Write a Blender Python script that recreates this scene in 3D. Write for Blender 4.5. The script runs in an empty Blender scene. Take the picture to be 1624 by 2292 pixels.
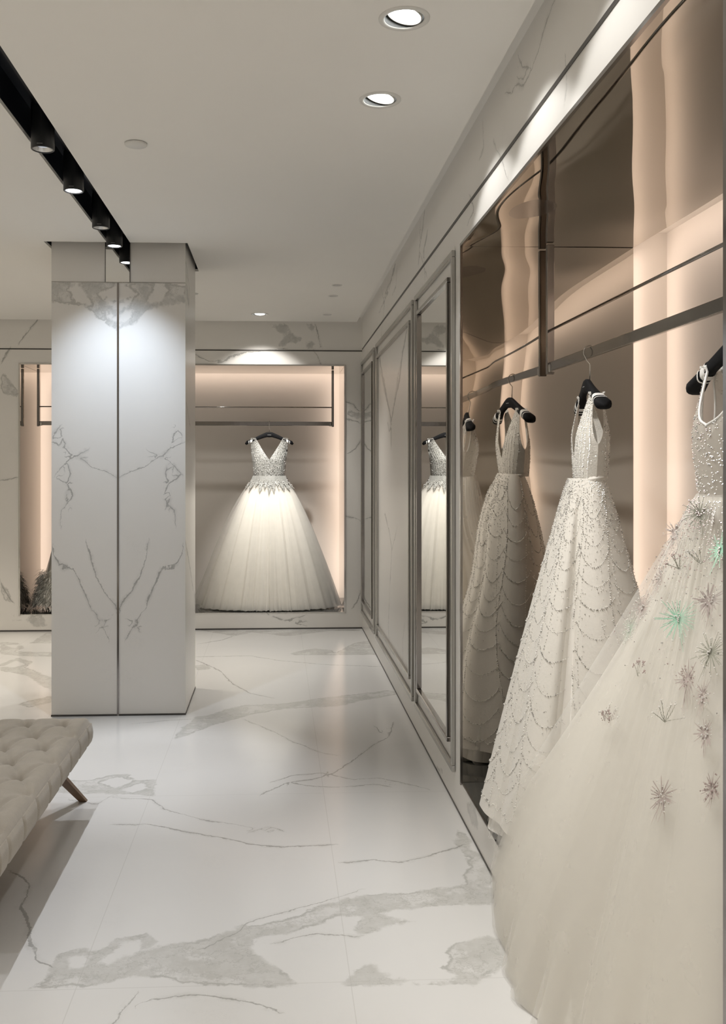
import bpy, math, random
import numpy as np
from mathutils import Vector, Matrix
from mathutils.geometry import delaunay_2d_cdt
from mathutils.bvhtree import BVHTree
random.seed(7)
rng = np.random.default_rng(7)
SC = bpy.context.scene
COL = SC.collection

# ------------------------------------------------------------------ camera, world, exposure
H = 1.5                       # eye height
FPX = 2100.0                  # focal length in pixels of the 1624 px wide frame
YAW = 0.05
PXC, PYC = 620 + FPX * math.tan(YAW), 1043.0
cd = bpy.data.cameras.new('camera')
cam = bpy.data.objects.new('camera', cd); COL.objects.link(cam)
cam.location = (0, 0, H)
cam.rotation_euler = (math.pi / 2, 0, -YAW)
cd.sensor_fit = 'HORIZONTAL'; cd.sensor_width = 36.0
cd.lens = 36.0 * FPX / 1624.0
cd.shift_x = (812 - PXC) / 1624.0
cd.shift_y = -(1146 - PYC) / 1624.0
cd.clip_start = 0.05; cd.clip_end = 60
SC.camera = cam
SC.view_settings.view_transform = 'Standard'
SC.view_settings.look = 'None'
SC.view_settings.gamma = 1.0
SC.view_settings.use_curve_mapping = False
SC.view_settings.exposure = 0.08
wd = bpy.data.worlds.new('world'); SC.world = wd
wd.use_nodes = True
wd.node_tree.nodes['Background'].inputs[0].default_value = (1.0, 0.92, 0.83, 1)
wd.node_tree.nodes['Background'].inputs[1].default_value = 0.30
SC.cycles.max_bounces = 10
SC.cycles.diffuse_bounces = 5
SC.cycles.glossy_bounces = 5
SC.cycles.transmission_bounces = 4
SC.cycles.transparent_max_bounces = 24
SC.cycles.caustics_reflective = False
SC.cycles.caustics_refractive = False
SC.cycles.sample_clamp_indirect = 4.0

WARM = (1.0, 0.90, 0.78)
NEUT = (1.0, 0.965, 0.92)
FILL = (1.0, 0.90, 0.765)
COOL = (0.93, 0.95, 1.0)
PEACH = (1.0, 0.80, 0.67)
P_WASH, P_TRACK, P_COLUMN, P_ALCOVE, P_SMALL, P_LED, P_FILL, P_GOWN = 15.0, 42.0, 50.0, 280.0, 46.0, 1.10, 92.0, 58.0

XW, YB, ZC = 0.785, 8.63, 2.82      # right wall, back wall, ceiling


def spot(name, loc, aim, power, color, angle, blend=0.4, radius=0.03):
    l = bpy.data.lights.new(name, 'SPOT'); l.energy = power; l.color = color
    l.spot_size = math.radians(angle); l.spot_blend = blend; l.shadow_soft_size = radius
    o = bpy.data.objects.new(name, l); COL.objects.link(o)
    o.location = loc
    d = Vector(aim) - Vector(loc)
    o.rotation_euler = d.to_track_quat('-Z', 'Y').to_euler()
    return o


def strip_light(name, loc, normal, along, length, width, power, color=PEACH):
    l = bpy.data.lights.new(name, 'AREA'); l.shape = 'RECTANGLE'; l.size = length; l.size_y = width
    l.energy = power; l.color = color
    o = bpy.data.objects.new(name, l); COL.objects.link(o)
    z = -Vector(normal).normalized(); x = Vector(along).normalized(); y = z.cross(x)
    m = Matrix((x, y, z)).transposed().to_4x4(); m.translation = Vector(loc)
    o.matrix_world = m
    return o


# ------------------------------------------------------------------ projections onto real planes
_s, _c = math.sin(YAW), math.cos(YAW)
def ray(u, v):
    a = (u - PXC) / FPX; b = (PYC - v) / FPX
    return (_s + a * _c, _c - a * _s, b)
def on_floor(u, v, z=0.0):
    r = ray(u, v); k = (z - H) / r[2]; return (k * r[0], k * r[1])
def on_x(u, v, X=XW):
    r = ray(u, v); k = X / r[0]; return (k * r[1], H + k * r[2])
def on_y(u, v, Y=YB):
    r = ray(u, v); k = Y / r[1]; return (k * r[0], H + k * r[2])


# ------------------------------------------------------------------ materials
def new_mat(name):
    m = bpy.data.materials.new(name); m.use_nodes = True
    nt = m.node_tree; nt.nodes.clear()
    out = nt.nodes.new('ShaderNodeOutputMaterial')
    return m, nt, out
def N(nt, t, **kw):
    n = nt.nodes.new(t)
    for k, v in kw.items(): setattr(n, k, v)
    return n
def principled(name, color, rough=0.5, metal=0.0, spec=0.5, sheen=0.0, noise=0.0, nscale=20.0, bump=0.0, bscale=60.0, coat=0.0):
    m, nt, out = new_mat(name)
    b = N(nt, 'ShaderNodeBsdfPrincipled')
    b.inputs['Base Color'].default_value = (*color, 1); b.inputs['Roughness'].default_value = rough
    b.inputs['Metallic'].default_value = metal; b.inputs['Specular IOR Level'].default_value = spec
    b.inputs['Sheen Weight'].default_value = sheen; b.inputs['Coat Weight'].default_value = coat
    nt.links.new(b.outputs[0], out.inputs[0])
    tc = N(nt, 'ShaderNodeTexCoord')
    if noise > 0:
        t = N(nt, 'ShaderNodeTexNoise'); t.inputs['Scale'].default_value = nscale; t.inputs['Detail'].default_value = 4
        nt.links.new(tc.outputs['Object'], t.inputs['Vector'])
        mx = N(nt, 'ShaderNodeMix', data_type='RGBA')
        mx.inputs['A'].default_value = (*[c * (1 - noise) for c in color], 1)
        mx.inputs['B'].default_value = (*[min(1, c * (1 + noise)) for c in color], 1)
        nt.links.new(t.outputs['Fac'], mx.inputs['Factor']); nt.links.new(mx.outputs['Result'], b.inputs['Base Color'])
    if bump > 0:
        t = N(nt, 'ShaderNodeTexNoise'); t.inputs['Scale'].default_value = bscale; t.inputs['Detail'].default_value = 3
        nt.links.new(tc.outputs['Object'], t.inputs['Vector'])
        bp = N(nt, 'ShaderNodeBump'); bp.inputs['Strength'].default_value = bump; bp.inputs['Distance'].default_value = 0.005
        nt.links.new(t.outputs['Fac'], bp.inputs['Height']); nt.links.new(bp.outputs[0], b.inputs['Normal'])
    return m
def emission(name, color, strength):
    m, nt, out = new_mat(name)
    e = N(nt, 'ShaderNodeEmission'); e.inputs[0].default_value = (*color, 1); e.inputs[1].default_value = strength
    nt.links.new(e.outputs[0], out.inputs[0]); return m
def tulle(name, color, alpha, scale=14.0):
    m, nt, out = new_mat(name)
    d = N(nt, 'ShaderNodeBsdfDiffuse'); d.inputs[0].default_value = (*color, 1)
    t = N(nt, 'ShaderNodeBsdfTranslucent'); t.inputs[0].default_value = (*color, 1)
    tr = N(nt, 'ShaderNodeBsdfTransparent')
    mx = N(nt, 'ShaderNodeMixShader'); mx.inputs[0].default_value = 0.38
    nt.links.new(d.outputs[0], mx.inputs[1]); nt.links.new(t.outputs[0], mx.inputs[2])
    m2 = N(nt, 'ShaderNodeMixShader')
    tc = N(nt, 'ShaderNodeTexCoord')
    no = N(nt, 'ShaderNodeTexNoise'); no.inputs['Scale'].default_value = scale; no.inputs['Detail'].default_value = 2
    nt.links.new(tc.outputs['Object'], no.inputs['Vector'])
    mr = N(nt, 'ShaderNodeMapRange'); mr.inputs['From Min'].default_value = 0.25; mr.inputs['From Max'].default_value = 0.75
    mr.inputs['To Min'].default_value = alpha - 0.015; mr.inputs['To Max'].default_value = alpha + 0.015
    nt.links.new(no.outputs['Fac'], mr.inputs['Value'])
    nt.links.new(mr.outputs[0], m2.inputs[0]); nt.links.new(tr.outputs[0], m2.inputs[1]); nt.links.new(mx.outputs[0], m2.inputs[2])
    nt.links.new(m2.outputs[0], out.inputs[0]); return m
def marble(name, rough=0.25, base=(0.80, 0.785, 0.75), joints=False, faint=0.35):
    """veins come from two distance attributes carried by the mesh (dv: thin vein, dp: grey patch), roughened by noise"""
    m, nt, out = new_mat(name); L = nt.links.new
    b = N(nt, 'ShaderNodeBsdfPrincipled'); b.inputs['Roughness'].default_value = rough
    b.inputs['Specular IOR Level'].default_value = 0.45
    L(b.outputs[0], out.inputs[0])
    tc = N(nt, 'ShaderNodeTexCoord')
    def noise(scale, detail, rough_=0.6):
        t = N(nt, 'ShaderNodeTexNoise'); t.inputs['Scale'].default_value = scale; t.inputs['Detail'].default_value = detail
        t.inputs['Roughness'].default_value = rough_
        L(tc.outputs['Object'], t.inputs['Vector']); return t.outputs['Fac']
    def math_(op, a, b_=None, clamp=False):
        n = N(nt, 'ShaderNodeMath', operation=op); n.use_clamp = clamp
        for i, q in enumerate((a, b_)):
            if q is None: continue
            if isinstance(q, (int, float)): n.inputs[i].default_value = q
            else: L(q, n.inputs[i])
        return n.outputs[0]
    def ramp(v, lo, hi, a=0.0, c=1.0):
        n = N(nt, 'ShaderNodeMapRange', interpolation_type='SMOOTHSTEP')
        n.inputs['From Min'].default_value = lo; n.inputs['From Max'].default_value = hi
        n.inputs['To Min'].default_value = a; n.inputs['To Max'].default_value = c
        L(v, n.inputs['Value']); return n.outputs[0]
    def mix(fac, A, B):
        n = N(nt, 'ShaderNodeMix', data_type='RGBA'); L(fac, n.inputs['Factor'])
        for s_, q in (('A', A), ('B', B)):
            if isinstance(q, tuple): n.inputs[s_].default_value = (*q, 1)
            else: L(q, n.inputs[s_])
        return n.outputs['Result']
    dv = N(nt, 'ShaderNodeAttribute', attribute_name='dv').outputs['Fac']
    dp = N(nt, 'ShaderNodeAttribute', attribute_name='dp').outputs['Fac']
    sd = N(nt, 'ShaderNodeAttribute', attribute_name='sd').outputs['Fac']
    wv = N(nt, 'ShaderNodeAttribute', attribute_name='wv').outputs['Fac']
    n1 = noise(9.0, 9, 0.68); n2 = noise(34.0, 6, 0.7); n3 = noise(2.6, 6, 0.6); n4 = noise(11.0, 12, 0.75); n5 = noise(5.0, 8, 0.62)
    c1, c2, c5 = (math_('SUBTRACT', q, 0.5) for q in (n1, n2, n5))
    jit = math_('ADD', math_('ADD', math_('MULTIPLY', c1, 0.075), math_('MULTIPLY', c2, 0.030)), math_('MULTIPLY', c5, 0.09))
    dpj = math_('ADD', dp, jit)
    inside = ramp(dpj, -0.016, 0.003, 1.0, 0.0)
    edge = ramp(math_('ABSOLUTE', math_('ADD', dpj, 0.004)), 0.0, 0.011, 1.0, 0.0)
    near = ramp(dv, 0.018, 0.032, 1.0, 0.0)
    off = math_('ADD', math_('MULTIPLY', c1, 0.040), math_('MULTIPLY', c2, 0.020))
    ln = math_('ABSOLUTE', math_('ADD', sd, off))
    ex = math_('SUBTRACT', ln, math_('MULTIPLY', wv, ramp(n5, 0.36, 0.62, 0.25, 1.25)))
    thin = math_('MULTIPLY', ramp(ex, -0.0008, 0.0022, 1.0, 0.0), near)
    halo = math_('MULTIPLY', ramp(ex, 0.0, 0.020, 1.0, 0.0), near)
    cloud = ramp(n3, 0.45, 0.75)
    hair = ramp(math_('ABSOLUTE', math_('SUBTRACT', n4, 0.5)), 0.0, 0.006, 1.0, 0.0)
    hair = math_('MULTIPLY', hair, ramp(n3, 0.57, 0.66))
    c = mix(math_('MULTIPLY', cloud, 0.25), base, tuple(x * 0.93 for x in base))
    c = mix(math_('MULTIPLY', hair, faint), c, (0.52, 0.51, 0.48))
    isl = ramp(math_('ADD', n5, math_('MULTIPLY', c2, 0.25)), 0.50, 0.60, 1.0, 0.30)      # paler islands inside the grey
    grain = ramp(n4, 0.36, 0.62, 0.62, 1.0)
    c = mix(math_('MULTIPLY', math_('MULTIPLY', inside, isl), grain), c, (0.53, 0.525, 0.50))
    inl = math_('MULTIPLY', inside, ramp(math_('ABSOLUTE', math_('SUBTRACT', n1, 0.5)), 0.0, 0.014, 1.0, 0.0))
    c = mix(math_('MULTIPLY', inl, 0.5), c, (0.36, 0.355, 0.33))
    c = mix(math_('MULTIPLY', math_('MULTIPLY', edge, 0.6), ramp(n5, 0.44, 0.56)), c, (0.33, 0.325, 0.30))
    c = mix(math_('MULTIPLY', halo, math_('MULTIPLY', ramp(n1, 0.42, 0.62), 0.40)), c, (0.5, 0.495, 0.47))
    c = mix(math_('MULTIPLY', thin, ramp(n2, 0.28, 0.52, 0.25, 0.75)), c, (0.31, 0.305, 0.285))
    if joints:
        g = N(nt, 'ShaderNodeSeparateXYZ'); L(tc.outputs['Object'], g.inputs[0])
        jx = math_('ABSOLUTE', math_('SUBTRACT', math_('FRACT', math_('DIVIDE', math_('ADD', g.outputs[0], 0.578 + 40 * 0.79), 0.79)), 0.0))
        jy = math_('ABSOLUTE', math_('SUBTRACT', math_('FRACT', math_('DIVIDE', math_('ADD', g.outputs[1], -2.72 + 40 * 1.575), 1.575)), 0.0))
        j = math_('MAXIMUM', math_('LESS_THAN', jx, 0.0036), math_('LESS_THAN', jy, 0.0018))
        c = mix(math_('MULTIPLY', j, 0.35), c, (0.45, 0.44, 0.42))
    L(c, b.inputs['Base Color'])
    return m

M = {}
M['marble_floor'] = marble('polished marble floor', 0.16, base=(0.70, 0.695, 0.68), joints=True)
M['marble_wall'] = marble('honed marble wall', 0.30, base=(0.79, 0.77, 0.735))
M['ceiling'] = principled('ceiling paint', (0.88, 0.865, 0.83), 0.9, spec=0.1, noise=0.01, nscale=3)
M['groove'] = principled('dark groove', (0.05, 0.045, 0.04), 0.4)
M['black'] = principled('black channel', (0.006, 0.007, 0.012), 0.45, spec=0.3, noise=0.2, nscale=30)
M['charcoal'] = principled('charcoal lamp body', (0.012, 0.013, 0.015), 0.4, noise=0.1, nscale=40)
M['chrome'] = principled('polished steel', (0.58, 0.56, 0.53), 0.09, metal=1.0, noise=0.02, nscale=8)
M['chrome_dark'] = principled('dark polished steel', (0.30, 0.28, 0.265), 0.12, metal=1.0, noise=0.04, nscale=8)
M['nickel'] = principled('brushed nickel moulding', (0.47, 0.46, 0.435), 0.26, metal=0.85, noise=0.05, nscale=15)
M['mirror'] = principled('silver mirror', (0.80, 0.79, 0.76), 0.0, metal=1.0, noise=0.003, nscale=3)
M['bronze_mirror'] = principled('bronze tinted polished steel', (0.66, 0.62, 0.565), 0.015, metal=1.0, noise=0.01, nscale=3)
M['bronze_soffit'] = principled('bronze polished steel soffit', (0.45, 0.42, 0.375), 0.015, metal=1.0, noise=0.01, nscale=3)
M['dark_mirror'] = principled('dark smoked glass floor', (0.05, 0.05, 0.045), 0.06, spec=0.9, noise=0.05, nscale=5)
M['panel'] = principled('warm grey lacquer', (0.655, 0.62, 0.575), 0.6, spec=0.2, noise=0.015, nscale=4)
M['white_metal'] = principled('white enamel', (0.72, 0.71, 0.68), 0.45, noise=0.02, nscale=30)
M['reflector'] = principled('downlight reflector', (0.75, 0.75, 0.74), 0.25, metal=0.6, noise=0.02, nscale=30)
M['can'] = principled('grey lamp can', (0.045, 0.044, 0.042), 0.5, noise=0.03)
M['lens'] = emission('lit lamp lens', (0.97, 1.0, 0.98), 9.0)
M['lens_cool'] = emission('lit spot lens', (0.92, 0.94, 1.0), 6.0)
M['lens_dim'] = emission('dim spot lens', (0.85, 0.9, 1.0), 0.55)
M['lens_small'] = emission('small lamp lens', (0.98, 1.0, 0.95), 0.9)
M['bench'] = principled('beige velvet', (0.385, 0.345, 0.285), 0.9, spec=0.15, sheen=0.35, noise=0.10, nscale=26, bump=0.25, bscale=220)
M['wood'] = principled('brown wood leg', (0.16, 0.10, 0.06), 0.45, noise=0.25, nscale=18)
M['hanger'] = principled('black velvet hanger', (0.004, 0.004, 0.005), 0.75, spec=0.2, noise=0.1, nscale=50)
M['hanger_print'] = principled('grey foil print', (0.35, 0.35, 0.34), 0.5, noise=0.05)
M['satin'] = principled('ivory satin', (0.74, 0.71, 0.65), 0.55, spec=0.3, sheen=0.2, noise=0.03, nscale=9, bump=0.12, bscale=90)
M['lace'] = principled('beaded ivory lace', (0.72, 0.69, 0.63), 0.5, spec=0.4, sheen=0.2, noise=0.10, nscale=60, bump=0.35, bscale=160)
M['silver_lace'] = principled('silver beaded lace', (0.27, 0.27, 0.25), 0.45, metal=0.1, sheen=0.2, noise=0.25, nscale=90, bump=0.4, bscale=160)
M['lining'] = principled('ivory lining', (0.90, 0.875, 0.83), 0.8, spec=0.1, noise=0.02, nscale=6)
M['ribbon'] = principled('white satin ribbon', (0.80, 0.79, 0.76), 0.4, noise=0.02)
M['bead'] = principled('crystal bead', (0.88, 0.86, 0.82), 0.10, metal=0.25, spec=0.9, noise=0.1, nscale=200)
M['bead_grey'] = principled('smoky crystal bead', (0.42, 0.41, 0.385), 0.14, metal=0.4, spec=0.9, noise=0.15, nscale=200)
M['bead_pink'] = principled('rose bead', (0.50, 0.40, 0.38), 0.2, metal=0.4, noise=0.15, nscale=200)
M['thread_green'] = principled('mint embroidery', (0.46, 0.78, 0.60), 0.5, noise=0.15, nscale=90)
M['thread_grey'] = principled('grey embroidery', (0.36, 0.36, 0.30), 0.6, noise=0.15, nscale=90)
M['thread_rose'] = principled('rose embroidery', (0.50, 0.43, 0.40), 0.6, noise=0.15, nscale=90)
M['thread_pale'] = principled('pale green embroidery', (0.52, 0.58, 0.49), 0.6, noise=0.12, nscale=90)
M['tulle'] = tulle('ivory tulle', (0.95, 0.93, 0.88), 0.50)
M['tulle_dense'] = tulle('dense ivory tulle', (0.95, 0.93, 0.88), 0.72)
M['tulle_sheer'] = tulle('sheer ivory tulle', (0.93, 0.91, 0.87), 0.26)
M['tulle_train'] = tulle('shaded ivory tulle', (0.74, 0.72, 0.68), 0.36)  # ivory tulle greyed, the shade on the train put into its colour
M['mesh_sheer'] = tulle('sheer bodice mesh', (0.72, 0.69, 0.63), 0.62, 90.0)
M['feather'] = principled('grey feathers', (0.85, 0.83, 0.79), 0.8, sheen=0.3, noise=0.2, nscale=20)


# ------------------------------------------------------------------ mesh helpers
class MB:
    def __init__(self): self.v = []; self.f = []; self.mi = []
    def add(self, vs, fs, mi=0):
        o = len(self.v); self.v += [tuple(map(float, p)) for p in vs]
        self.f += [tuple(i + o for i in f) for f in fs]; self.mi += [mi] * len(fs); return self
    def box(self, x0, x1, y0, y1, z0, z1, mi=0):
        vs = [(x, y, z) for z in (z0, z1) for y in (y0, y1) for x in (x0, x1)]
        return self.add(vs, [(0, 2, 3, 1), (4, 5, 7, 6), (0, 1, 5, 4), (2, 6, 7, 3), (0, 4, 6, 2), (1, 3, 7, 5)], mi)
    def bbox(self, x0, x1, y0, y1, z0, z1, b=0.004, mi=0):
        """box with chamfered edges"""
        X, Y, Z = (x0, x1), (y0, y1), (z0, z1); vs = []; idx = {}
        for i in (0, 1):
            for j in (0, 1):
                for k in (0, 1):
                    s = [(b if q == 0 else -b) for q in (i, j, k)]
                    for ax in range(3):
                        p = [X[i], Y[j], Z[k]]
                        for a2 in range(3):
                            if a2 != ax: p[a2] += s[a2]
                        idx[(i, j, k, ax)] = len(vs); vs.append(p)
        fs = []
        cyc = [(0, 0), (1, 0), (1, 1), (0, 1)]
        for ax in range(3):
            o = [a for a in range(3) if a != ax]
            for e in (0, 1):
                loop = []
                for q in cyc:
                    c = [0, 0, 0]; c[ax] = e; c[o[0]] = q[0]; c[o[1]] = q[1]
                    loop.append(idx[(*c, ax)])
                flip = (e == 0) != (ax == 1)
                fs.append(tuple(reversed(loop)) if flip else tuple(loop))
        for ax in range(3):            # edges along ax
            o = [a for a in range(3) if a != ax]
            for q in cyc:
                c0 = [0, 0, 0]; c0[o[0]], c0[o[1]] = q; c1 = list(c0); c1[ax] = 1
                fs.append((idx[(*c0, o[0])], idx[(*c0, o[1])], idx[(*c1, o[1])], idx[(*c1, o[0])]))
        for i in (0, 1):
            for j in (0, 1):
                for k in (0, 1): fs.append(tuple(idx[(i, j, k, a)] for a in range(3)))
        return self.add(vs, fs, mi)
    def tube(self, path, r, n=8, mi=0, cap=True):
        P = [Vector(p) for p in path]; R = r if isinstance(r, (list, tuple)) else [r] * len(P)
        vs = []; up = None
        for i, p in enumerate(P):
            t = (P[min(i + 1, len(P) - 1)] - P[max(i - 1, 0)]).normalized()
            if up is None:
                up = Vector((0, 0, 1)) if abs(t.z) < 0.9 else Vector((1, 0, 0))
            a = t.cross(up).normalized(); up = a.cross(t).normalized()
            for k in range(n):
                an = 2 * math.pi * k / n
                vs.append(p + a * (math.cos(an) * R[i]) + up * (math.sin(an) * R[i]))
        fs = [(i * n + k, i * n + (k + 1) % n, (i + 1) * n + (k + 1) % n, (i + 1) * n + k) for i in range(len(P) - 1) for k in range(n)]
        if cap: fs += [tuple(reversed(range(n))), tuple((len(P) - 1) * n + k for k in range(n))]
        return self.add(vs, fs, mi)
    def lathe(self, prof, c, n=32, mi=0, M4=None):
        vs = []
        for r, z in prof:
            for k in range(n):
                a = 2 * math.pi * k / n; p = Vector((r * math.cos(a), r * math.sin(a), z))
                if M4 is not None: p = M4 @ p
                vs.append((p.x + c[0], p.y + c[1], p.z + c[2]))
        fs = [(i * n + k, i * n + (k + 1) % n, (i + 1) * n + (k + 1) % n, (i + 1) * n + k) for i in range(len(prof) - 1) for k in range(n)]
        return self.add(vs, fs, mi)
    def grid(self, P, closed=False, mi=0):
        """P: array (ni, nj, 3); closed wraps j"""
        ni, nj = P.shape[:2]
        fs = []
        for i in range(ni - 1):
            for j in range(nj if closed else nj - 1):
                j2 = (j + 1) % nj
                fs.append((i * nj + j, i * nj + j2, (i + 1) * nj + j2, (i + 1) * nj + j))
        return self.add(P.reshape(-1, 3), fs, mi)
    def ball(self, p, r, mi=0):
        x, y, z = p
        return self.add([(x + r, y, z), (x - r, y, z), (x, y + r, z), (x, y - r, z), (x, y, z + r), (x, y, z - r)],
                        [(0, 2, 4), (2, 1, 4), (1, 3, 4), (3, 0, 4), (2, 0, 5), (1, 2, 5), (3, 1, 5), (0, 3, 5)], mi)
    def build(self, name, mat, parent=None, smooth=False, kind=None, label=None):
        off = world_loc(parent) if parent else Vector((0, 0, 0))
        me = bpy.data.meshes.new(name)
        me.from_pydata([(p[0] - off.x, p[1] - off.y, p[2] - off.z) for p in self.v], [], self.f)
        for mt in (mat if isinstance(mat, (list, tuple)) else [mat]): me.materials.append(mt)
        if any(self.mi): me.polygons.foreach_set('material_index', self.mi)
        if smooth: me.polygons.foreach_set('use_smooth', [True] * len(self.f))
        me.update()
        o = bpy.data.objects.new(name, me); COL.objects.link(o)
        if parent: o.parent = parent
        if kind: o['kind'] = kind
        if label: o['label'] = label
        return o

def world_loc(o):
    l = Vector((0, 0, 0))
    while o is not None: l += Vector(o.location); o = o.parent
    return l
def thing(name, loc, label, cat, group=None):
    o = bpy.data.objects.new(name, None); o.empty_display_size = 0.1; COL.objects.link(o); o.location = loc
    o['label'] = label; o['category'] = cat
    if group: o['group'] = group
    return o
def tag(o, label, cat, group=None):
    o['label'] = label; o['category'] = cat
    if group: o['group'] = group
    return o


# ------------------------------------------------------------------ vein distance fields
def seg_dist(P, a, b):
    a = np.array(a, float); b = np.array(b, float); d = b - a; L2 = max((d * d).sum(), 1e-9)
    t = np.clip(((P - a) @ d) / L2, 0, 1)
    return np.hypot(*(P - a - t[:, None] * d).T), t
def vein_fields(P, veins, patches, holes=()):
    dv = np.full(len(P), 1.0); dp = np.full(len(P), 1.0); sd = np.full(len(P), 1.0); wv = np.full(len(P), .003)
    for pts, w0, w1 in veins:
        n = len(pts) - 1
        for i in range(n):
            d, t = seg_dist(P, pts[i], pts[i + 1])
            f = (i + t) / n; w = (w0 + (w1 - w0) * f) * np.where((i == 0) & (t <= 0) | (i == n - 1) & (t >= 1), .2, 1.0)
            a, b = pts[i], pts[i + 1]
            sg = np.where((b[0] - a[0]) * (P[:, 1] - a[1]) - (b[1] - a[1]) * (P[:, 0] - a[0]) >= 0, 1.0, -1.0)
            k = d < dv
            dv = np.where(k, d, dv); sd = np.where(k, d * sg, sd); wv = np.where(k, w, wv)
    def poly(pts):
        d = np.full(len(P), 9.0); ins = np.zeros(len(P), bool); n = len(pts)
        for i in range(n):
            a, b = pts[i], pts[(i + 1) % n]
            d = np.minimum(d, seg_dist(P, a, b)[0])
            c = ((a[1] > P[:, 1]) != (b[1] > P[:, 1]))
            with np.errstate(divide='ignore', invalid='ignore'):
                xx = (b[0] - a[0]) * (P[:, 1] - a[1]) / (b[1] - a[1] + 1e-12) + a[0]
            ins ^= c & (P[:, 0] < xx)
        return np.where(ins, -d, d)
    for pg in patches: dp = np.minimum(dp, poly(pg))
    for pg in holes: dp = np.maximum(dp, -poly(pg))
    return dv, dp, sd, wv
def set_fields(ob, *F):
    for nm, arr in zip(('dv', 'dp', 'sd', 'wv'), F):
        a = ob.data.attributes.new(nm, 'FLOAT', 'POINT'); a.data.foreach_set('value', np.asarray(arr, np.float32))
def sheet(name, us, vs, place, skip=None, kind='structure', mat=None, parent=None, veins=(), patches=(), holes=(), fields2d=None):
    """subdivided flat slab; place(a, b) maps the slab's own 2D coordinates to the room"""
    us = sorted(set(round(u, 4) for u in us)); vs = sorted(set(round(v, 4) for v in vs))
    A, B = np.meshgrid(us, vs, indexing='ij'); P2 = np.stack([A.ravel(), B.ravel()], 1)
    m = MB(); nj = len(vs)
    m.v = [tuple(map(float, place(a, b))) for a, b in P2]
    for i in range(len(us) - 1):
        for j in range(nj - 1):
            ca, cb = (us[i] + us[i + 1]) / 2, (vs[j] + vs[j + 1]) / 2
            if skip and skip(ca, cb): continue
            m.f.append((i * nj + j, (i + 1) * nj + j, (i + 1) * nj + j + 1, i * nj + j + 1)); m.mi.append(0)
    o = m.build(name, mat or M['marble_wall'], parent, kind=kind)
    Q = P2 if fields2d is None else fields2d(P2)
    set_fields(o, *vein_fields(Q, veins, patches, holes)); return o
def span(a, b, step):
    n = max(1, int(round((b - a) / step))); return [a + (b - a) * i / n for i in range(n + 1)]
def fl(pts): return [on_floor(*p) for p in pts]
def wx(pts): return [on_x(*p) for p in pts]
def wy(pts, Y=YB): return [on_y(p[0], p[1], Y) for p in pts]

# ================================================================== FLOOR
fv = [(fl([(880, 1618), (868, 1650), (840, 1665), (805, 1690), (770, 1715), (745, 1730), (700, 1745), (640, 1752), (585, 1778)]), .004, .003),
      (fl([(840, 1626), (850, 1640), (872, 1642)]), .003, .002),
      (fl([(608, 1750), (660, 1735), (720, 1730), (790, 1745), (850, 1742), (900, 1752), (955, 1766)]), .003, .002),
      (fl([(640, 1752), (700, 1760), (760, 1762), (840, 1755), (870, 1760)]), .003, .002),
      (fl([(545, 1610), (600, 1632), (660, 1662), (720, 1685), (752, 1690)]), .002, .002),
      (fl([(240, 1785), (340, 1790), (370, 1812), (440, 1832), (520, 1845), (600, 1860)]), .003, .002),
      (fl([(255, 1845), (330, 1845), (420, 1862), (500, 1876), (560, 1890), (640, 1896), (745, 1890)]), .003, .005),
      (fl([(560, 1862), (600, 1850), (630, 1858)]), .003, .003),
      (fl([(770, 1930), (830, 1925), (900, 1930), (960, 1915), (1040, 1890)]), .004, .003),
      (fl([(440, 1478), (490, 1500), (520, 1530), (560, 1552), (610, 1562)]), .004, .003),
      (fl([(440, 1470), (560, 1468), (620, 1478), (720, 1487), (800, 1490), (850, 1492)]), .004, .003),
      (fl([(440, 1442), (500, 1432), (520, 1424), (560, 1416)]), .005, .003),
      (fl([(25, 1952), (52, 1965), (68, 1985), (60, 2008), (44, 2030), (60, 2058), (70, 2080), (62, 2100), (76, 2122), (80, 2150), (112, 2162)]), .004, .005),
      (fl([(300, 2228), (272, 2262), (250, 2300)]), .002, .003),
      (fl([(330, 2240), (420, 2225), (520, 2235), (620, 2262)]), .002, .002),
      (fl([(455, 2122), (530, 2085), (560, 2062), (640, 2040), (720, 2020), (805, 1993)]), .002, .001),
      (fl([(160, 1790), (215, 1800), (255, 1780)]), .002, .002),
      (fl([(620, 2110), (700, 2090), (800, 2095)]), .002, .002),
      (fl([(300, 1620), (380, 1612), (500, 1606)]), .002, .002)]
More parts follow.
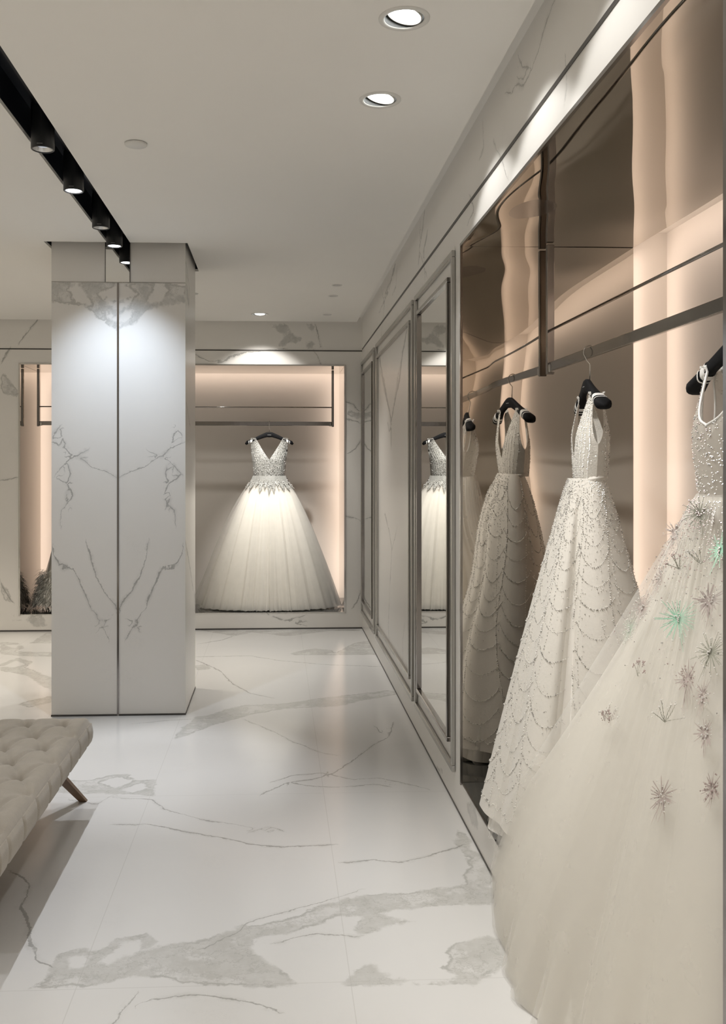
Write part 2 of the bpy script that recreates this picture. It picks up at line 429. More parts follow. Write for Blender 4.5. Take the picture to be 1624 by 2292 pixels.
fp = [fl([(60, 2212), (100, 2195), (118, 2165), (128, 2132), (200, 2120), (216, 2135), (262, 2100), (330, 2090), (352, 2110), (300, 2132), (400, 2112), (470, 2098), (520, 2078), (545, 2068), (560, 2095), (575, 2140), (640, 2180), (675, 2207), (640, 2211), (400, 2207), (360, 2190), (300, 2183), (240, 2200), (190, 2211)]),
      fl([(520, 2080), (640, 2054), (720, 2026), (800, 2006), (880, 1999), (960, 1991), (1050, 1978), (1110, 1990), (1122, 2022), (1000, 2028), (880, 2036), (845, 2046), (890, 2056), (965, 2058), (880, 2070), (800, 2096), (790, 2080), (820, 2048), (760, 2052), (700, 2075), (620, 2092), (540, 2106)]),
      fl([(1025, 1850), (1055, 1880), (1048, 1900), (1075, 1912), (1100, 1932), (1108, 1978), (1045, 1986), (1035, 1950), (1048, 1922), (1018, 1890)]),
      fl([(768, 2205), (800, 2170), (832, 2160), (850, 2178), (905, 2186), (960, 2172), (1003, 2150), (985, 2130), (1012, 2112), (1090, 2100), (1142, 2110), (1140, 2150), (1100, 2180), (1060, 2203), (900, 2206)]),
      fl([(120, 1742), (200, 1746), (240, 1735), (285, 1733), (302, 1746), (352, 1744), (344, 1781), (290, 1778), (240, 1776), (180, 1778), (120, 1772)]),
      fl([(385, 1657), (410, 1625), (440, 1606), (500, 1590), (540, 1579), (640, 1574), (720, 1562), (800, 1553), (870, 1545), (905, 1552), (820, 1566), (760, 1581), (640, 1586), (560, 1600), (480, 1622), (430, 1642)]),
      fl([(438, 1409), (520, 1423), (560, 1415), (640, 1424), (740, 1412), (805, 1412), (805, 1408.5)]),
      fl([(645, 1463), (700, 1451), (740, 1455), (750, 1461), (790, 1440), (835, 1432), (845, 1466), (660, 1466.5)]),
      fl([(0, 1437), (40, 1439), (56, 1450), (35, 1458), (118, 1460), (118, 1470), (40, 1468), (0, 1464)]),
      fl([(0, 1487), (40, 1472), (72, 1480), (62, 1494), (118, 1518), (118, 1548), (90, 1532), (60, 1512), (0, 1501)]),
      fl([(65, 1440), (108, 1414), (119, 1418), (119, 1440)]),
      fl([(430, 1490), (465, 1486), (470, 1498), (440, 1500)]),
      fl([(40, 1575), (118, 1556), (118, 1572), (60, 1585)])]
fh = [fl([(148, 2142), (200, 2134), (195, 2165), (150, 2172)]), fl([(222, 2152), (272, 2112), (325, 2100), (318, 2128), (240, 2158)]),
      fl([(228, 1752), (270, 1738), (292, 1750), (258, 1764)]), fl([(270, 1768), (320, 1752), (330, 1765), (290, 1775)]),
      fl([(860, 2186), (930, 2160), (990, 2168), (1040, 2190), (950, 2200)]),
      fl([(5, 1492), (35, 1478), (55, 1487), (30, 1494)]), fl([(10, 1443), (45, 1443), (35, 1453)])]
xs = span(-4.6, -2.4, 0.2) + span(-2.4, XW, 0.022)
ys = span(-3.0, 2.3, 0.2) + span(2.3, 5.0, 0.022) + span(5.0, YB, 0.03)
floor = sheet('floor', xs, ys, lambda a, b: (a, b, 0), mat=M['marble_floor'], veins=fv, patches=fp, holes=fh)

# ================================================================== CEILING (slot for the track, cutout round the column, lamp holes)
CX0, CX1, CY0, CY1 = -1.348, -0.552, 5.69, 6.37      # column
SLX0, SLX1 = -1.004, -0.868                          # track slot
big_dl = [(0.374, 2.751), (0.370, 3.366), (0.374, 2.14), (0.374, 1.53), (-0.151, 8.171)]
small_dl = [(0.436, 6.831), (0.433, 7.263), (0.436, 8.165), (-0.639, 7.222)]
def make_ceiling():
    ex0, ex1, ey0, ey1 = -4.6, XW - 0.055, -3.0, YB - 0.055
    loops = [[(ex0, ey0), (ex1, ey0), (ex1, ey1), (ex0, ey1)]]
    loops.append([(SLX0, -0.6), (SLX1, -0.6), (SLX1, CY0 - .10), (CX1 + .022, CY0 - .10), (CX1 + .022, CY1 + .03), (CX0 - .022, CY1 + .03), (CX0 - .022, CY0 - .10), (SLX0, CY0 - .10)])
    for (x, y) in big_dl[:2] + big_dl[4:]: loops.append([(x + .064 * math.cos(k * math.pi / 16), y + .064 * math.sin(k * math.pi / 16)) for k in range(32)])
    for (x, y) in small_dl: loops.append([(x + .030 * math.cos(k * math.pi / 10), y + .030 * math.sin(k * math.pi / 10)) for k in range(20)])
    V = []; E = []
    for lp in loops:
        o = len(V); V += [Vector(p) for p in lp]; E += [(o + i, o + (i + 1) % len(lp)) for i in range(len(lp))]
    vo, eo, fo, *_ = delaunay_2d_cdt(V, E, [], 1, 1e-5)
    def inside(p, lp):
        r = False
        for i in range(len(lp)):
            a, b = lp[i], lp[(i + 1) % len(lp)]
            if (a[1] > p[1]) != (b[1] > p[1]) and p[0] < (b[0] - a[0]) * (p[1] - a[1]) / (b[1] - a[1]) + a[0]: r = not r
        return r
    m = MB(); fs = []
    for f in fo:
        c = sum((vo[i] for i in f), Vector((0, 0))) / len(f)
        if any(inside(c, lp) for lp in loops[1:]): continue
        fs.append(tuple(reversed(f)))
    T = 0.016
    m.add([(p.x, p.y, ZC) for p in vo], fs)
    m.add([(p.x, p.y, ZC + T) for p in vo], [tuple(reversed(f)) for f in fs])
    for lp in loops:
        n = len(lp)
        m.add([(x, y, ZC) for x, y in lp] + [(x, y, ZC + T) for x, y in lp], [(i, (i + 1) % n, n + (i + 1) % n, n + i) for i in range(n)])
    # plaster lid over the shadow gap along the walls
    m.box(XW - .11, XW + .06, -3, YB + .05, ZC + .05, ZC + .07); m.box(-4.6, XW - .11, YB - .11, YB + .05, ZC + .05, ZC + .07)
    return m.build('ceiling', M['ceiling'], kind='structure')
make_ceiling()
hb = MB()                                   # access hatch, two hairline joints
hb.box(-1.75, -1.747, 3.3, 4.83, ZC - .0015, ZC); hb.box(-2.4, -1.725, 4.83, 4.834, ZC - .0015, ZC)
# ================================================================== WALLS
A0, A1, AZ0, AZ1 = 1.613, 3.965, 0.152, 2.437      # side alcove opening (Y, Z)
B0, B1, BZ0, BZ1 = -2.326, 0.618, 0.155, 2.420     # back alcove opening (X, Z)
rv = [(wx([(950, 470), (946, 510), (940, 545), (936, 590)]), .012, .006), (wx([(956, 520), (948, 560), (950, 620)]), .010, .004), (wx([(884, 592), (874, 630), (862, 655), (858, 700)]), .014, .006), (wx([(888, 600), (886, 640), (878, 660)]), .008, .004),
      (wx([(1150, 205), (1152, 190), (1170, 195), (1185, 165), (1205, 110), (1222, 50), (1240, 0)]), .003, .002),
      (wx([(1132, 210), (1150, 205), (1165, 180)]), .003, .003), (wx([(1160, 130), (1170, 150), (1186, 150)]), .003, .002),
      (wx([(1265, 130), (1268, 190), (1262, 230)]), .002, .002), (wx([(1080, 270), (1082, 330), (1074, 350)]), .003, .002),
      (wx([(1104, 320), (1125, 365), (1135, 395)]), .002, .002), (wx([(940, 500), (938, 560), (955, 620)]), .003, .002),
      (wx([(848, 620), (860, 680), (852, 760)]), .003, .003), (wx([(880, 600), (870, 650), (848, 700)]), .004, .003),
      (wx([(1050, 440), (1062, 470), (1046, 500)]), .002, .002)]
rp = [wx([(975, 1715), (990, 1720), (985, 1770), (975, 1740)]), wx([(1040, 1800), (1062, 1790), (1070, 1850), (1052, 1840)])]
def wall_x(a, b): return (XW, a, b)
sheet('wall_right', span(-3.0, A0, 0.3) + span(A0, A1, 0.05) + span(A1, YB, 0.03), [0, .05, .1, AZ0] + span(AZ0, AZ1, .05) + span(AZ1, 2.9, .025), wall_x,
      skip=lambda a, b: A0 < a < A1 and AZ0 < b < AZ1, veins=rv, patches=rp)
bv = [(wy([(432, 790), (470, 812), (520, 800), (545, 790), (590, 785), (640, 780)]), .006, .003),
      (wy([(490, 814), (520, 795), (560, 786)]), .006, .004), (wy([(705, 725), (715, 760), (720, 782)]), .006, .003),
      (wy([(700, 784), (712, 800), (718, 815)]), .005, .004), (wy([(776, 898), (792, 905), (802, 920)]), .005, .004),
      (wy([(775, 938), (803, 945)]), .006, .006), (wy([(775, 1155), (790, 1158), (806, 1165)]), .005, .004),
      (wy([(780, 1015), (795, 1005), (806, 985)]), .004, .003), (wy([(790, 1360), (800, 1345), (808, 1320)]), .004, .003),
      (wy([(596, 1373), (630, 1387), (655, 1395), (690, 1402)]), .006, .003), (wy([(640, 1390), (665, 1382), (690, 1376)]), .005, .003),
      (wy([(85, 715), (60, 745), (42, 768)]), .005, .005), (wy([(22, 780), (10, 800), (4, 810)]), .008, .006),
      (wy([(0, 1075), (20, 1072), (40, 1068)]), .003, .003), (wy([(0, 1300), (15, 1330), (30, 1350)]), .005, .004)]
bp_ = [wy([(604, 727), (640, 726), (655, 745), (640, 745), (672, 758), (660, 772), (645, 765), (632, 780), (622, 772), (640, 752), (622, 745)]),
       wy([(686, 766), (702, 762), (704, 775), (688, 781)]), wy([(690, 726), (703, 728), (710, 755), (700, 745)]),
       wy([(776, 915), (806, 925), (806, 938), (776, 930)]), wy([(0, 840), (12, 835), (25, 855), (40, 870), (40, 890), (10, 882), (0, 870)]),
       wy([(0, 1300), (20, 1320), (28, 1350), (10, 1345), (0, 1330)]), wy([(70, 1375), (92, 1373), (108, 1405), (80, 1405), (60, 1395)]),
       wy([(15, 1375), (40, 1378), (60, 1390), (30, 1388)])]
sheet('wall_back', span(-4.6, -2.7, .2) + span(-2.7, B0, .03) + span(B0, B1, .05) + span(B1, XW, .02), [0, .05, .1, BZ0] + span(BZ0, BZ1, .04) + span(BZ1, 2.9, .025),
      lambda a, b: (a, YB, b), skip=lambda a, b: B0 < a < B1 and BZ0 < b < BZ1, veins=bv, patches=bp_)
m = MB(); m.box(-4.7, -4.6, -3, YB + .1, 0, 2.9); o = m.build('wall_left', M['ceiling'], kind='structure')
# dark inlay groove above the panels and dark strips standing in for the shadow line at the wall foot
m = MB(); m.box(XW - .003, XW + .002, -3, YB, 2.570, 2.583); m.build('trim_1', M['groove'], kind='structure')
m = MB(); m.box(-4.6, XW - .003, YB - .003, YB + .002, 2.556, 2.566); m.build('trim_2', M['groove'], kind='structure')
m = MB(); m.box(-4.6, XW - .004, YB - .004, YB + .002, 0.0, .012); m.build('shadow_line_back', M['groove'], kind='structure')
m = MB(); m.box(XW - .003, XW + .002, -3, YB - .004, 0.0, .007); m.build('shadow_line_right', M['groove'], kind='structure')
hb.build('ceiling_hatch', M['groove'], kind='structure')

# ------------------------------------------------------------------ alcoves: recess shells, bronze mirror slabs, hidden light slots
SD = 0.745          # depth of the mirror slabs
BD = 0.93           # depth of the back panel
SLOT = 0.09
def wavy_sheet(nu, nv, place, amp, seed):
    r = np.random.default_rng(seed)
    ks = [(r.uniform(4, 11), r.uniform(4, 12), r.uniform(0, 6.3), r.uniform(0, 6.3), r.uniform(.4, 1)) for _ in range(7)]
    P = np.zeros((nu, nv, 3))
    for i in range(nu):
        for j in range(nv):
            a, b = i / (nu - 1), j / (nv - 1)
            p, n, su, sv = place(a, b)
            h = sum(w * math.sin(k1 * su + p1) * math.sin(k2 * sv + p2) for k1, k2, p1, p2, w in ks) / 3
            e = min(1, 6 * min(a, 1 - a), 6 * min(b, 1 - b)) * .7 + .3
            P[i, j] = Vector(p) + Vector(n) * (h * amp * e)
    return P
# side alcove
m = MB()
xb = XW + BD
m.box(xb, xb + .02, A0 - SLOT, A1 + SLOT, AZ0 - .05, AZ1 + SLOT)
m.build('wall_alcove_right', M['panel'], kind='structure')
m = MB()                                   # lacquered sides of the light slots
m.box(XW + .003, xb, A1 + SLOT, A1 + SLOT + .02, AZ0, AZ1 + SLOT); m.box(XW + .003, xb, A0 - SLOT - .02, A0 - SLOT, AZ0, AZ1 + SLOT)
m.box(XW + .003, xb, A0 - SLOT, A1 + SLOT, AZ1 + SLOT, AZ1 + SLOT + .02)
m.build('trim_3', M['panel'], kind='structure')
m = MB(); m.box(XW + .003, xb, A0 - SLOT, A1 + SLOT, AZ0 - .06, AZ0 - .001)
tag(m.build('smoked_glass_floor', M['dark_mirror'], kind='structure'), 'dark smoked glass floor inside the long alcove on the right', 'alcove floor')
def slab(name, box_, face, label, amp, seed):
    """mirror slab: body plus a slightly wavy polished face"""
    t = thing(name, ((box_[0] + box_[1]) / 2, (box_[2] + box_[3]) / 2, box_[4]), label, 'mirror panel')
    b = MB(); b.box(*box_); b.build('slab', M['chrome_dark'], t)
    P = wavy_sheet(70, 70, face, amp, seed); g = MB(); g.grid(P); g.build('mirror_face', M['bronze_soffit' if 'soffit' in name else 'bronze_mirror'], t, smooth=True)
    return t
x0s, x1s = XW + .004, XW + SD
slab('bronze_mirror', (x0s, x1s, A1 + .004, A1 + .03, AZ0, AZ1 + .03),
     lambda a, b: ((x0s + (x1s - x0s) * a, A1 + .001, AZ0 + (AZ1 - AZ0) * b), (0, -1, 0), .4 * a, 2.3 * b),
     'bronze tinted mirror at the far end of the right alcove, reflecting the gowns', 0.0042, 17)
slab('bronze_mirror', (x0s, x1s, A0 - .03, A0 - .004, AZ0, AZ1 + .03),
     lambda a, b: ((x0s + (x1s - x0s) * a, A0 - .001, AZ0 + (AZ1 - AZ0) * b), (0, 1, 0), .75 * a, 2.3 * b),
     'bronze tinted mirror at the near end of the right alcove', 0.0008, 5)
slab('mirror_soffit', (x0s, x1s, A0, A1, AZ1 + .004, AZ1 + .03),
     lambda a, b: ((x0s + (x1s - x0s) * a, A0 + (A1 - A0) * b, AZ1 + .001), (0, 0, -1), .5 * a, 1.6 * b),
     'wavy bronze mirror ceiling above the rail of the right alcove', 0.0042, 23)
LO = .006
strip_light('led strip', (x1s + LO, (A0 + A1) / 2, AZ1 + .045), (1, 0, -.25), (0, 1, 0), A1 - A0, .03, P_LED * 2.2)
strip_light('led strip', (x1s + LO, A1 + .045, (AZ0 + AZ1) / 2), (1, -.25, 0), (0, 0, 1), AZ1 - AZ0, .03, P_LED * 2.8)
strip_light('led strip', (x1s + LO, A0 - .045, (AZ0 + AZ1) / 2), (1, .25, 0), (0, 0, 1), AZ1 - AZ0, .03, P_LED * 2.8)
# polished edge trim round the side opening
m = MB(); e = .012
m.box(XW - .006, XW + .004, A1 - .002, A1 + e, AZ0 - e, AZ1 + e); m.box(XW - .002, XW + .004, A0 - .03, A0 + .001, AZ0 - e, AZ1 + e)
m.box(XW - .006, XW + .004, A0, A1, AZ1, AZ1 + e); m.box(XW - .002, XW + .004, A0, A1, AZ0 - .004, AZ0)
m.build('trim_4', M['chrome_dark'], kind='structure')
# back alcove
yb = YB + BD
m = MB(); m.box(B0 - SLOT, B1 + SLOT, yb, yb + .02, BZ0 - .05, BZ1 + SLOT); m.build('wall_alcove_back', M['panel'], kind='structure')
m = MB(); m.box(B1 + SLOT, B1 + SLOT + .02, YB + .003, yb, BZ0, BZ1 + SLOT); m.box(B0 - SLOT - .02, B0 - SLOT, YB + .003, yb, BZ0, BZ1 + SLOT)
m.box(B0 - SLOT, B1 + SLOT, YB + .003, yb, BZ1 + SLOT, BZ1 + SLOT + .02); m.build('trim_5', M['panel'], kind='structure')
m = MB(); m.box(B0 - SLOT, B1 + SLOT, YB + .003, yb, BZ0 - .06, BZ0 - .001)
tag(m.build('smoked_glass_floor', M['dark_mirror'], kind='structure'), 'dark smoked glass floor inside the far alcove', 'alcove floor')
y0s, y1s = YB + .004, YB + SD
slab('bronze_mirror', (B1 + .004, B1 + .03, y0s, y1s, BZ0, BZ1 + .03),
     lambda a, b: ((B1 + .001, y0s + (y1s - y0s) * a, BZ0 + (BZ1 - BZ0) * b), (-1, 0, 0), .75 * a, 2.3 * b), 'bronze mirror side of the far alcove, right of the tulle gown', .0004, 11)
slab('bronze_mirror', (B0 - .03, B0 - .004, y0s, y1s, BZ0, BZ1 + .03),
     lambda a, b: ((B0 - .001, y0s + (y1s - y0s) * a, BZ0 + (BZ1 - BZ0) * b), (1, 0, 0), .75 * a, 2.3 * b), 'bronze mirror side of the far alcove, left of the column', .0004, 12)
slab('mirror_soffit', (B0, B1, y0s, y1s, BZ1 + .004, BZ1 + .03),
     lambda a, b: ((B0 + (B1 - B0) * b, y0s + (y1s - y0s) * a, BZ1 + .001), (0, 0, -1), .75 * a, 3 * b), 'bronze mirror ceiling of the far alcove above the tulle gown', .0004, 13)
strip_light('led strip', ((B0 + B1) / 2, y1s + LO, BZ1 + .045), (0, 1, -.25), (1, 0, 0), B1 - B0, .03, P_LED * 2.9)
strip_light('led strip', (B1 + .045, y1s + LO, (BZ0 + BZ1) / 2), (-.25, 1, 0), (0, 0, 1), BZ1 - BZ0, .03, P_LED * 2.6)
strip_light('led strip', (B0 - .045, y1s + LO, (BZ0 + BZ1) / 2), (.25, 1, 0), (0, 0, 1), BZ1 - BZ0, .03, P_LED * 2.6)
m = MB()
m.box(B1 - .002, B1 + e, YB - .006, YB + .004, BZ0 - e, BZ1 + e); m.box(B0 - e, B0 + .002, YB - .006, YB + .004, BZ0 - e, BZ1 + e)
m.box(B0, B1, YB - .006, YB + .004, BZ1, BZ1 + e); m.box(B0, B1, YB - .002, YB + .004, BZ0 - .004, BZ0)
m.build('trim_6', M['chrome'], kind='structure')

# ================================================================== COLUMN (book-matched front slab)
XM = 0.5 * (CX0 + CX1) - .004
def cv(pts): return [(abs(on_y(p[0], p[1], CY0)[0] - XM), on_y(p[0], p[1], CY0)[1]) for p in pts]
cveins = [(cv([(119, 975), (133, 958), (142, 985), (147, 1003), (160, 1018), (185, 1030), (205, 1045), (238, 1056), (260, 1068)]), .003, .002),
          (cv([(119, 990), (140, 1000), (147, 1003)]), .003, .003), (cv([(124, 1060), (150, 1030), (175, 1020), (195, 1008)]), .002, .002),
          (cv([(128, 1070), (150, 1082), (158, 1060), (152, 1040)]), .003, .003), (cv([(152, 1085), (162, 1108), (152, 1130), (136, 1142), (136, 1176)]), .004, .002),
          (cv([(150, 1100), (146, 1120), (155, 1135)]), .003, .003),
          (cv([(195, 1213), (203, 1250), (214, 1288), (234, 1325), (254, 1350), (261, 1368)]), .0025, .004),
          (cv([(120, 1240), (132, 1264), (162, 1268), (178, 1300), (192, 1335), (203, 1362)]), .004, .004),
          (cv([(132, 1264), (140, 1275), (160, 1272)]), .004, .004), (cv([(212, 1372), (222, 1392), (240, 1388)]), .004, .003),
          (cv([(218, 1410), (226, 1398), (236, 1412), (244, 1430)]), .004, .002), (cv([(118, 1225), (122, 1240)]), .003, .003)]
cpat = [cv([(110, 634), (150, 630), (263, 630), (263, 738), (240, 730), (220, 718), (203, 696), (168, 684), (110, 674)])]
chol = [cv([(152, 645), (180, 638), (203, 682), (172, 674)]), cv([(222, 655), (262, 640), (262, 672), (240, 662)]), cv([(226, 690), (252, 700), (262, 715), (262, 722), (240, 712)]),
        cv([(228, 664), (262, 680), (256, 690), (238, 680)])]
cx_, cz_ = span(CX0, XM, .022) + span(XM, CX1, .022), span(0, 2.602, .022) + [2.610, 2.95]
column = sheet('column', cx_, cz_, lambda a, b: (a, CY0, b), veins=cveins, patches=cpat, holes=chol,
               fields2d=lambda P: np.stack([np.abs(P[:, 0] - XM), np.where(P[:, 1] > 2.606, P[:, 1] + .6, P[:, 1])], 1))
tagged = [(CX1, (CY0, CY1)), (CX0, (CY1, CY0))]
def csx(u, v): y, z = on_x(u, v, CX1); return (y, z)
cs = [([csx(412, 570), csx(418, 600), csx(424, 650), csx(422, 690)], .004, .006), ([csx(417, 900), csx(423, 940), csx(427, 960)], .003, .002),
      ([csx(412, 1195), csx(420, 1240), csx(428, 1290), csx(432, 1320)], .006, .010)]
cp_ = [[csx(410, 1200), csx(418, 1225), csx(428, 1280), csx(433, 1320), (CY1, .45), (CY1, .62), csx(420, 1245), csx(411, 1215)], [csx(410, 555), csx(414, 575), csx(420, 640), csx(424, 690), csx(418, 670), csx(411, 600)]]
sheet('side_cladding', span(CY0, CY1, .03), span(0, 2.95, .03), lambda a, b: (CX1, a, b), veins=cs, patches=cp_, parent=column, kind=None)
m = MB(); m.box(CX0, CX1 - .001, CY0 + .001, CY1, 0, 2.95); o = m.build('core', M['marble_wall'], column)
set_fields(o, *[np.ones(8)] * 4)
m = MB(); m.box(CX0, CX1, CY0 - .0015, CY0 + .001, 2.600, 2.606); m.build('panel_joint', M['nickel'], column)
m = MB(); m.box(XM - .006, XM + .006, CY0 - .004, CY0 + .001, 0, 2.60); m.build('seam_strip', M['chrome_dark'], column, label='thin polished steel strip down the middle of the column')
m = MB(); m.box(CX0 - .003, CX1 + .003, CY0 - .003, CY1 + .003, 0, .010); m.build('base_strip', M['groove'], column)
m = MB(); m.box(-1.0295, -1.026, CY0 - .009, CY0 + .001, 2.604, 2.97); m.box(-0.884, -0.8805, CY0 - .009, CY0 + .001, 2.604, 2.97); m.build('plate_edge', M['groove'], column)
m = MB(); m.box(-1.026, -0.884, CY0 - .008, CY0 + .001, 2.604, 2.97); m.build('end_plate', M['mirror'], column, label='mirror steel plate where the ceiling slot meets the column')
# black liner above the cutout
m = MB(); z1 = 3.0
m.box(CX0 - .022, CX1 + .022, CY0 - .10, CY1 + .03, z1, z1 + .02)
for (a, b, c_, d) in ((CX0 - .042, CX0 - .022, CY0 - .10, CY1 + .03), (CX1 + .022, CX1 + .042, CY0 - .10, CY1 + .03), (CX0 - .042, CX1 + .042, CY1 + .03, CY1 + .05),
                      (CX0 - .042, SLX0, CY0 - .12, CY0 - .10), (SLX1, CX1 + .042, CY0 - .12, CY0 - .10)): m.box(a, b, c_, d, ZC + .016, z1)
m.build('trim_7', M['black'], kind='structure')

# ================================================================== TRACK SLOT AND SPOTS
tc_ = thing('lighting_channel', ((SLX0 + SLX1) / 2, 3.0, ZC), 'long black lighting channel let into the ceiling at the left, running to the column', 'light track')
m = MB(); z1 = 2.955
m.box(SLX0 - .012, SLX0, -.6, CY0 - .10, ZC + .016, z1); m.box(SLX1, SLX1 + .012, -.6, CY0 - .10, ZC + .016, z1)
m.box(SLX0 - .012, SLX1 + .012, -.6, CY0 - .01, z1, z1 + .012); m.box(SLX0 - .012, SLX1 + .012, -.612, -.6, ZC + .016, z1)
m.build('housing', M['black'], tc_)
XT = 0.5 * (SLX0 + SLX1)
m = MB(); m.box(XT - .017, XT + .017, -.58, CY0 - .12, z1 - .022, z1); m.build('power_rail', M['charcoal'], tc_)
def track_spot(y, label, aim, lens, power, ang=44, bl=.45, color=COOL):
    loc = Vector((XT, y, ZC - .055))
    t = thing('track_spotlight', (XT, y, ZC - .055), label, 'spotlight', 'black spotlights in the ceiling channel')
    m = MB(); R = .046
    m.lathe([(.0, .185), (R - .004, .185), (R, .18), (R, .002), (R - .002, 0), (R - .006, 0), (R - .007, .012)], loc, 32); m.build('lamp_body', M['charcoal'], t, smooth=False)
    m = MB(); m.lathe([(R - .006, .003), (R - .014, .014), (.018, .024)], loc, 28); m.build('reflector_ring', M['reflector'], t, smooth=True)
    m = MB(); zl = .003 if lens is not M['lens_dim'] else .017; m.lathe([(.026 if zl > .01 else .034, zl), (.013, zl + .0015), (0.0005, zl + .002)], loc, 24); m.build('lens', lens, t)
    m = MB(); m.box(XT - .012, XT + .012, y - .02, y + .02, ZC + .13, z1 - .022); m.build('track_adapter', M['charcoal'], t)
    m = MB(); m.box(XT - .012, XT + .010, y - R - .0008, y - R + .001, ZC - .045, ZC - .0435); m.build('maker_mark', M['hanger_print'], t, label='tiny pale print on the lamp body')
    s = spot('spot lamp', (XT, y, ZC - .058), aim, power, color, ang, bl, .012)
    return t
track_spot(3.805, 'black ceiling spotlight nearest to the viewer in the channel, its lens dim', (XT + .05, 3.55, 0), M['lens_dim'], P_TRACK, 62)
track_spot(4.375, 'black ceiling spotlight, second in the channel, with a bright lens', (XT + .15, 4.10, 0), M['lens_cool'], P_TRACK, 58)
track_spot(5.045, 'black ceiling spotlight, third in the channel, its lens not showing', (XT, CY0, 1.72), M['lens_dim'], P_COLUMN, 76, bl=1.0, color=(.74, .85, 1.0))
track_spot(5.46, 'black ceiling spotlight glaring right in front of the column plate', (XT + .20, 4.82, 0), M['lens_cool'], P_TRACK * 3.6, 40, bl=.9)
spot('spot lamp', (XT, 2.6, ZC - .06), (XT + .15, 2.7, 0), P_TRACK * .7, COOL, 62, .45, .012)
spot('spot lamp', (XT, 1.6, ZC - .06), (XT + .2, 1.8, 0), P_TRACK * .5, COOL, 62, .45, .012)

# ================================================================== DOWNLIGHTS
def downlight(x, y, label, aim, power, tilt_dir, color=NEUT, ang=46, blend=.3):
    t = thing('downlight', (x, y, ZC), label, 'ceiling light', 'round adjustable downlights')
    m = MB(); m.lathe([(.076, 0), (.0755, -.003), (.072, -.005), (.060, -.004), (.0585, -.001)], (x, y, ZC), 40); m.build('trim_ring', M['white_metal'], t, smooth=True)
    m = MB(); m.lathe([(.0590, .0), (.0590, .11), (.0, .11)], (x, y, ZC), 32); m.build('can', M['can'], t, smooth=False)
    d = (Vector(aim) - Vector((x, y, ZC))).normalized()
    tl = Vector((d.x, d.y, 0)); tl = tl.normalized() if tl.length > 1e-4 else Vector((1, 0, 0))
    ax = (Vector((0, 0, -1)) - tl * .26).normalized()
    q = Vector((0, 0, -1)).rotation_difference(ax).to_matrix().to_4x4()
    c = Vector((x, y, ZC + .011))
    m = MB(); m.lathe([(.054, .004), (.054, -.002), (.0525, -.004), (.051, -.002), (.051, .004)], c, 36, M4=q); m.build('gimbal_ring', M['white_metal'], t, smooth=True)
    m = MB(); m.lathe([(.0005, .002), (.025, .001), (.051, .002)], c, 36, M4=q); m.build('lens', M['lens'], t)
    spot('downlight lamp', (x, y, ZC - .012), aim, power, color, ang, blend, .03)
    return t
WA = lambda y: (XW + .12, y, 1.55)
dls = ['large round downlight nearest the top of the photo, lighting the right wall', 'large round downlight further along, second in the row by the right wall']
for (x, y), lb in zip(big_dl[:2], dls): downlight(x, y, lb, (x + .32, y, ZC - 1.0), P_WASH, (1, 0), color=(1.0, .985, .96), ang=96, blend=.25)
for (x, y) in big_dl[2:4]: spot('downlight lamp', (x, y, ZC - .012), (x + .32, y, ZC - 1.0), P_WASH, (1.0, .985, .96), 96, .25, .03)   # the row goes on above the frame
spot('downlight wash', (big_dl[4][0], big_dl[4][1], ZC - .014), (big_dl[4][0], big_dl[4][1] + .34, ZC - 1.0), P_WASH * 1.5, NEUT, 96, .35, .03)
for (x, y) in big_dl[:4]: spot('gown fill', (x, y, ZC - .014), (1.0, y, .75), P_GOWN * (1.0 if y > 2.5 else .5), NEUT, 58, .8, .03)  # second lamp added at each downlight to brighten the gowns
downlight(*big_dl[4], 'round downlight in front of the far alcove, over the tulle gown', (-.08, YB + .20, 1.38), P_ALCOVE, (0, 1), ang=40, blend=1.0)
sdl = ['tiny downlight, furthest from the far wall in the short row at right', 'tiny downlight, middle of the short row at right', 'tiny downlight, closest to the far wall in the short row', 'tiny downlight half hidden by the right edge of the column']
for (x, y), lb in zip(small_dl, sdl):
    t = thing('pinhole_downlight', (x, y, ZC), lb, 'ceiling light', 'tiny pinhole downlights')
    m = MB(); m.lathe([(.038, 0), (.0375, -.004), (.031, -.004), (.029, 0), (.0285, .012)], (x, y, ZC), 28); m.build('trim_ring', M['white_metal'], t, smooth=True)
    m = MB(); m.lathe([(.0292, 0), (.0292, .06), (0, .06)], (x, y, ZC), 24); m.build('can', M['reflector'], t)
    m = MB(); m.lathe([(.016, .03), (.0005, .03)], (x, y, ZC), 20); m.build('lens', M['lens_small'], t)
    spot('pinhole lamp', (x, y, ZC - .01), (x - .5, y - .1, 0), P_SMALL, NEUT, 70, .6, .02)
for (x, y) in ((-1.9, 6.9), (-3.0, 7.3), (-3.2, 5.0), (-3.2, 3.0), (-.35, 1.1), (-2.4, 1.0), (-.35, .1), (-2.4, -.8), (-3.4, -.8), (.3, -.9)):   # unseen fill lamps added so the floor bounces light onto the ceiling
    spot('fill lamp', (x, y, ZC - .02), (x, y, 0), P_FILL * (1.3 if x < -1.5 else .6), FILL, 74, .6, .05)
t = thing('ceiling_cover', (-.577, 3.873, ZC), 'small white round sprinkler cover on the ceiling', 'sprinkler cover')
m = MB(); m.lathe([(.0455, -.002), (.0455, -.007), (.043, -.0095), (.0, -.010)], (-.577, 3.873, ZC), 36); m.build('disc', M['white_metal'], t, smooth=True)
m = MB(); m.lathe([(.040, 0), (.040, -.003)], (-.577, 3.873, ZC), 28); m.build('shadow_collar', M['groove'], t)

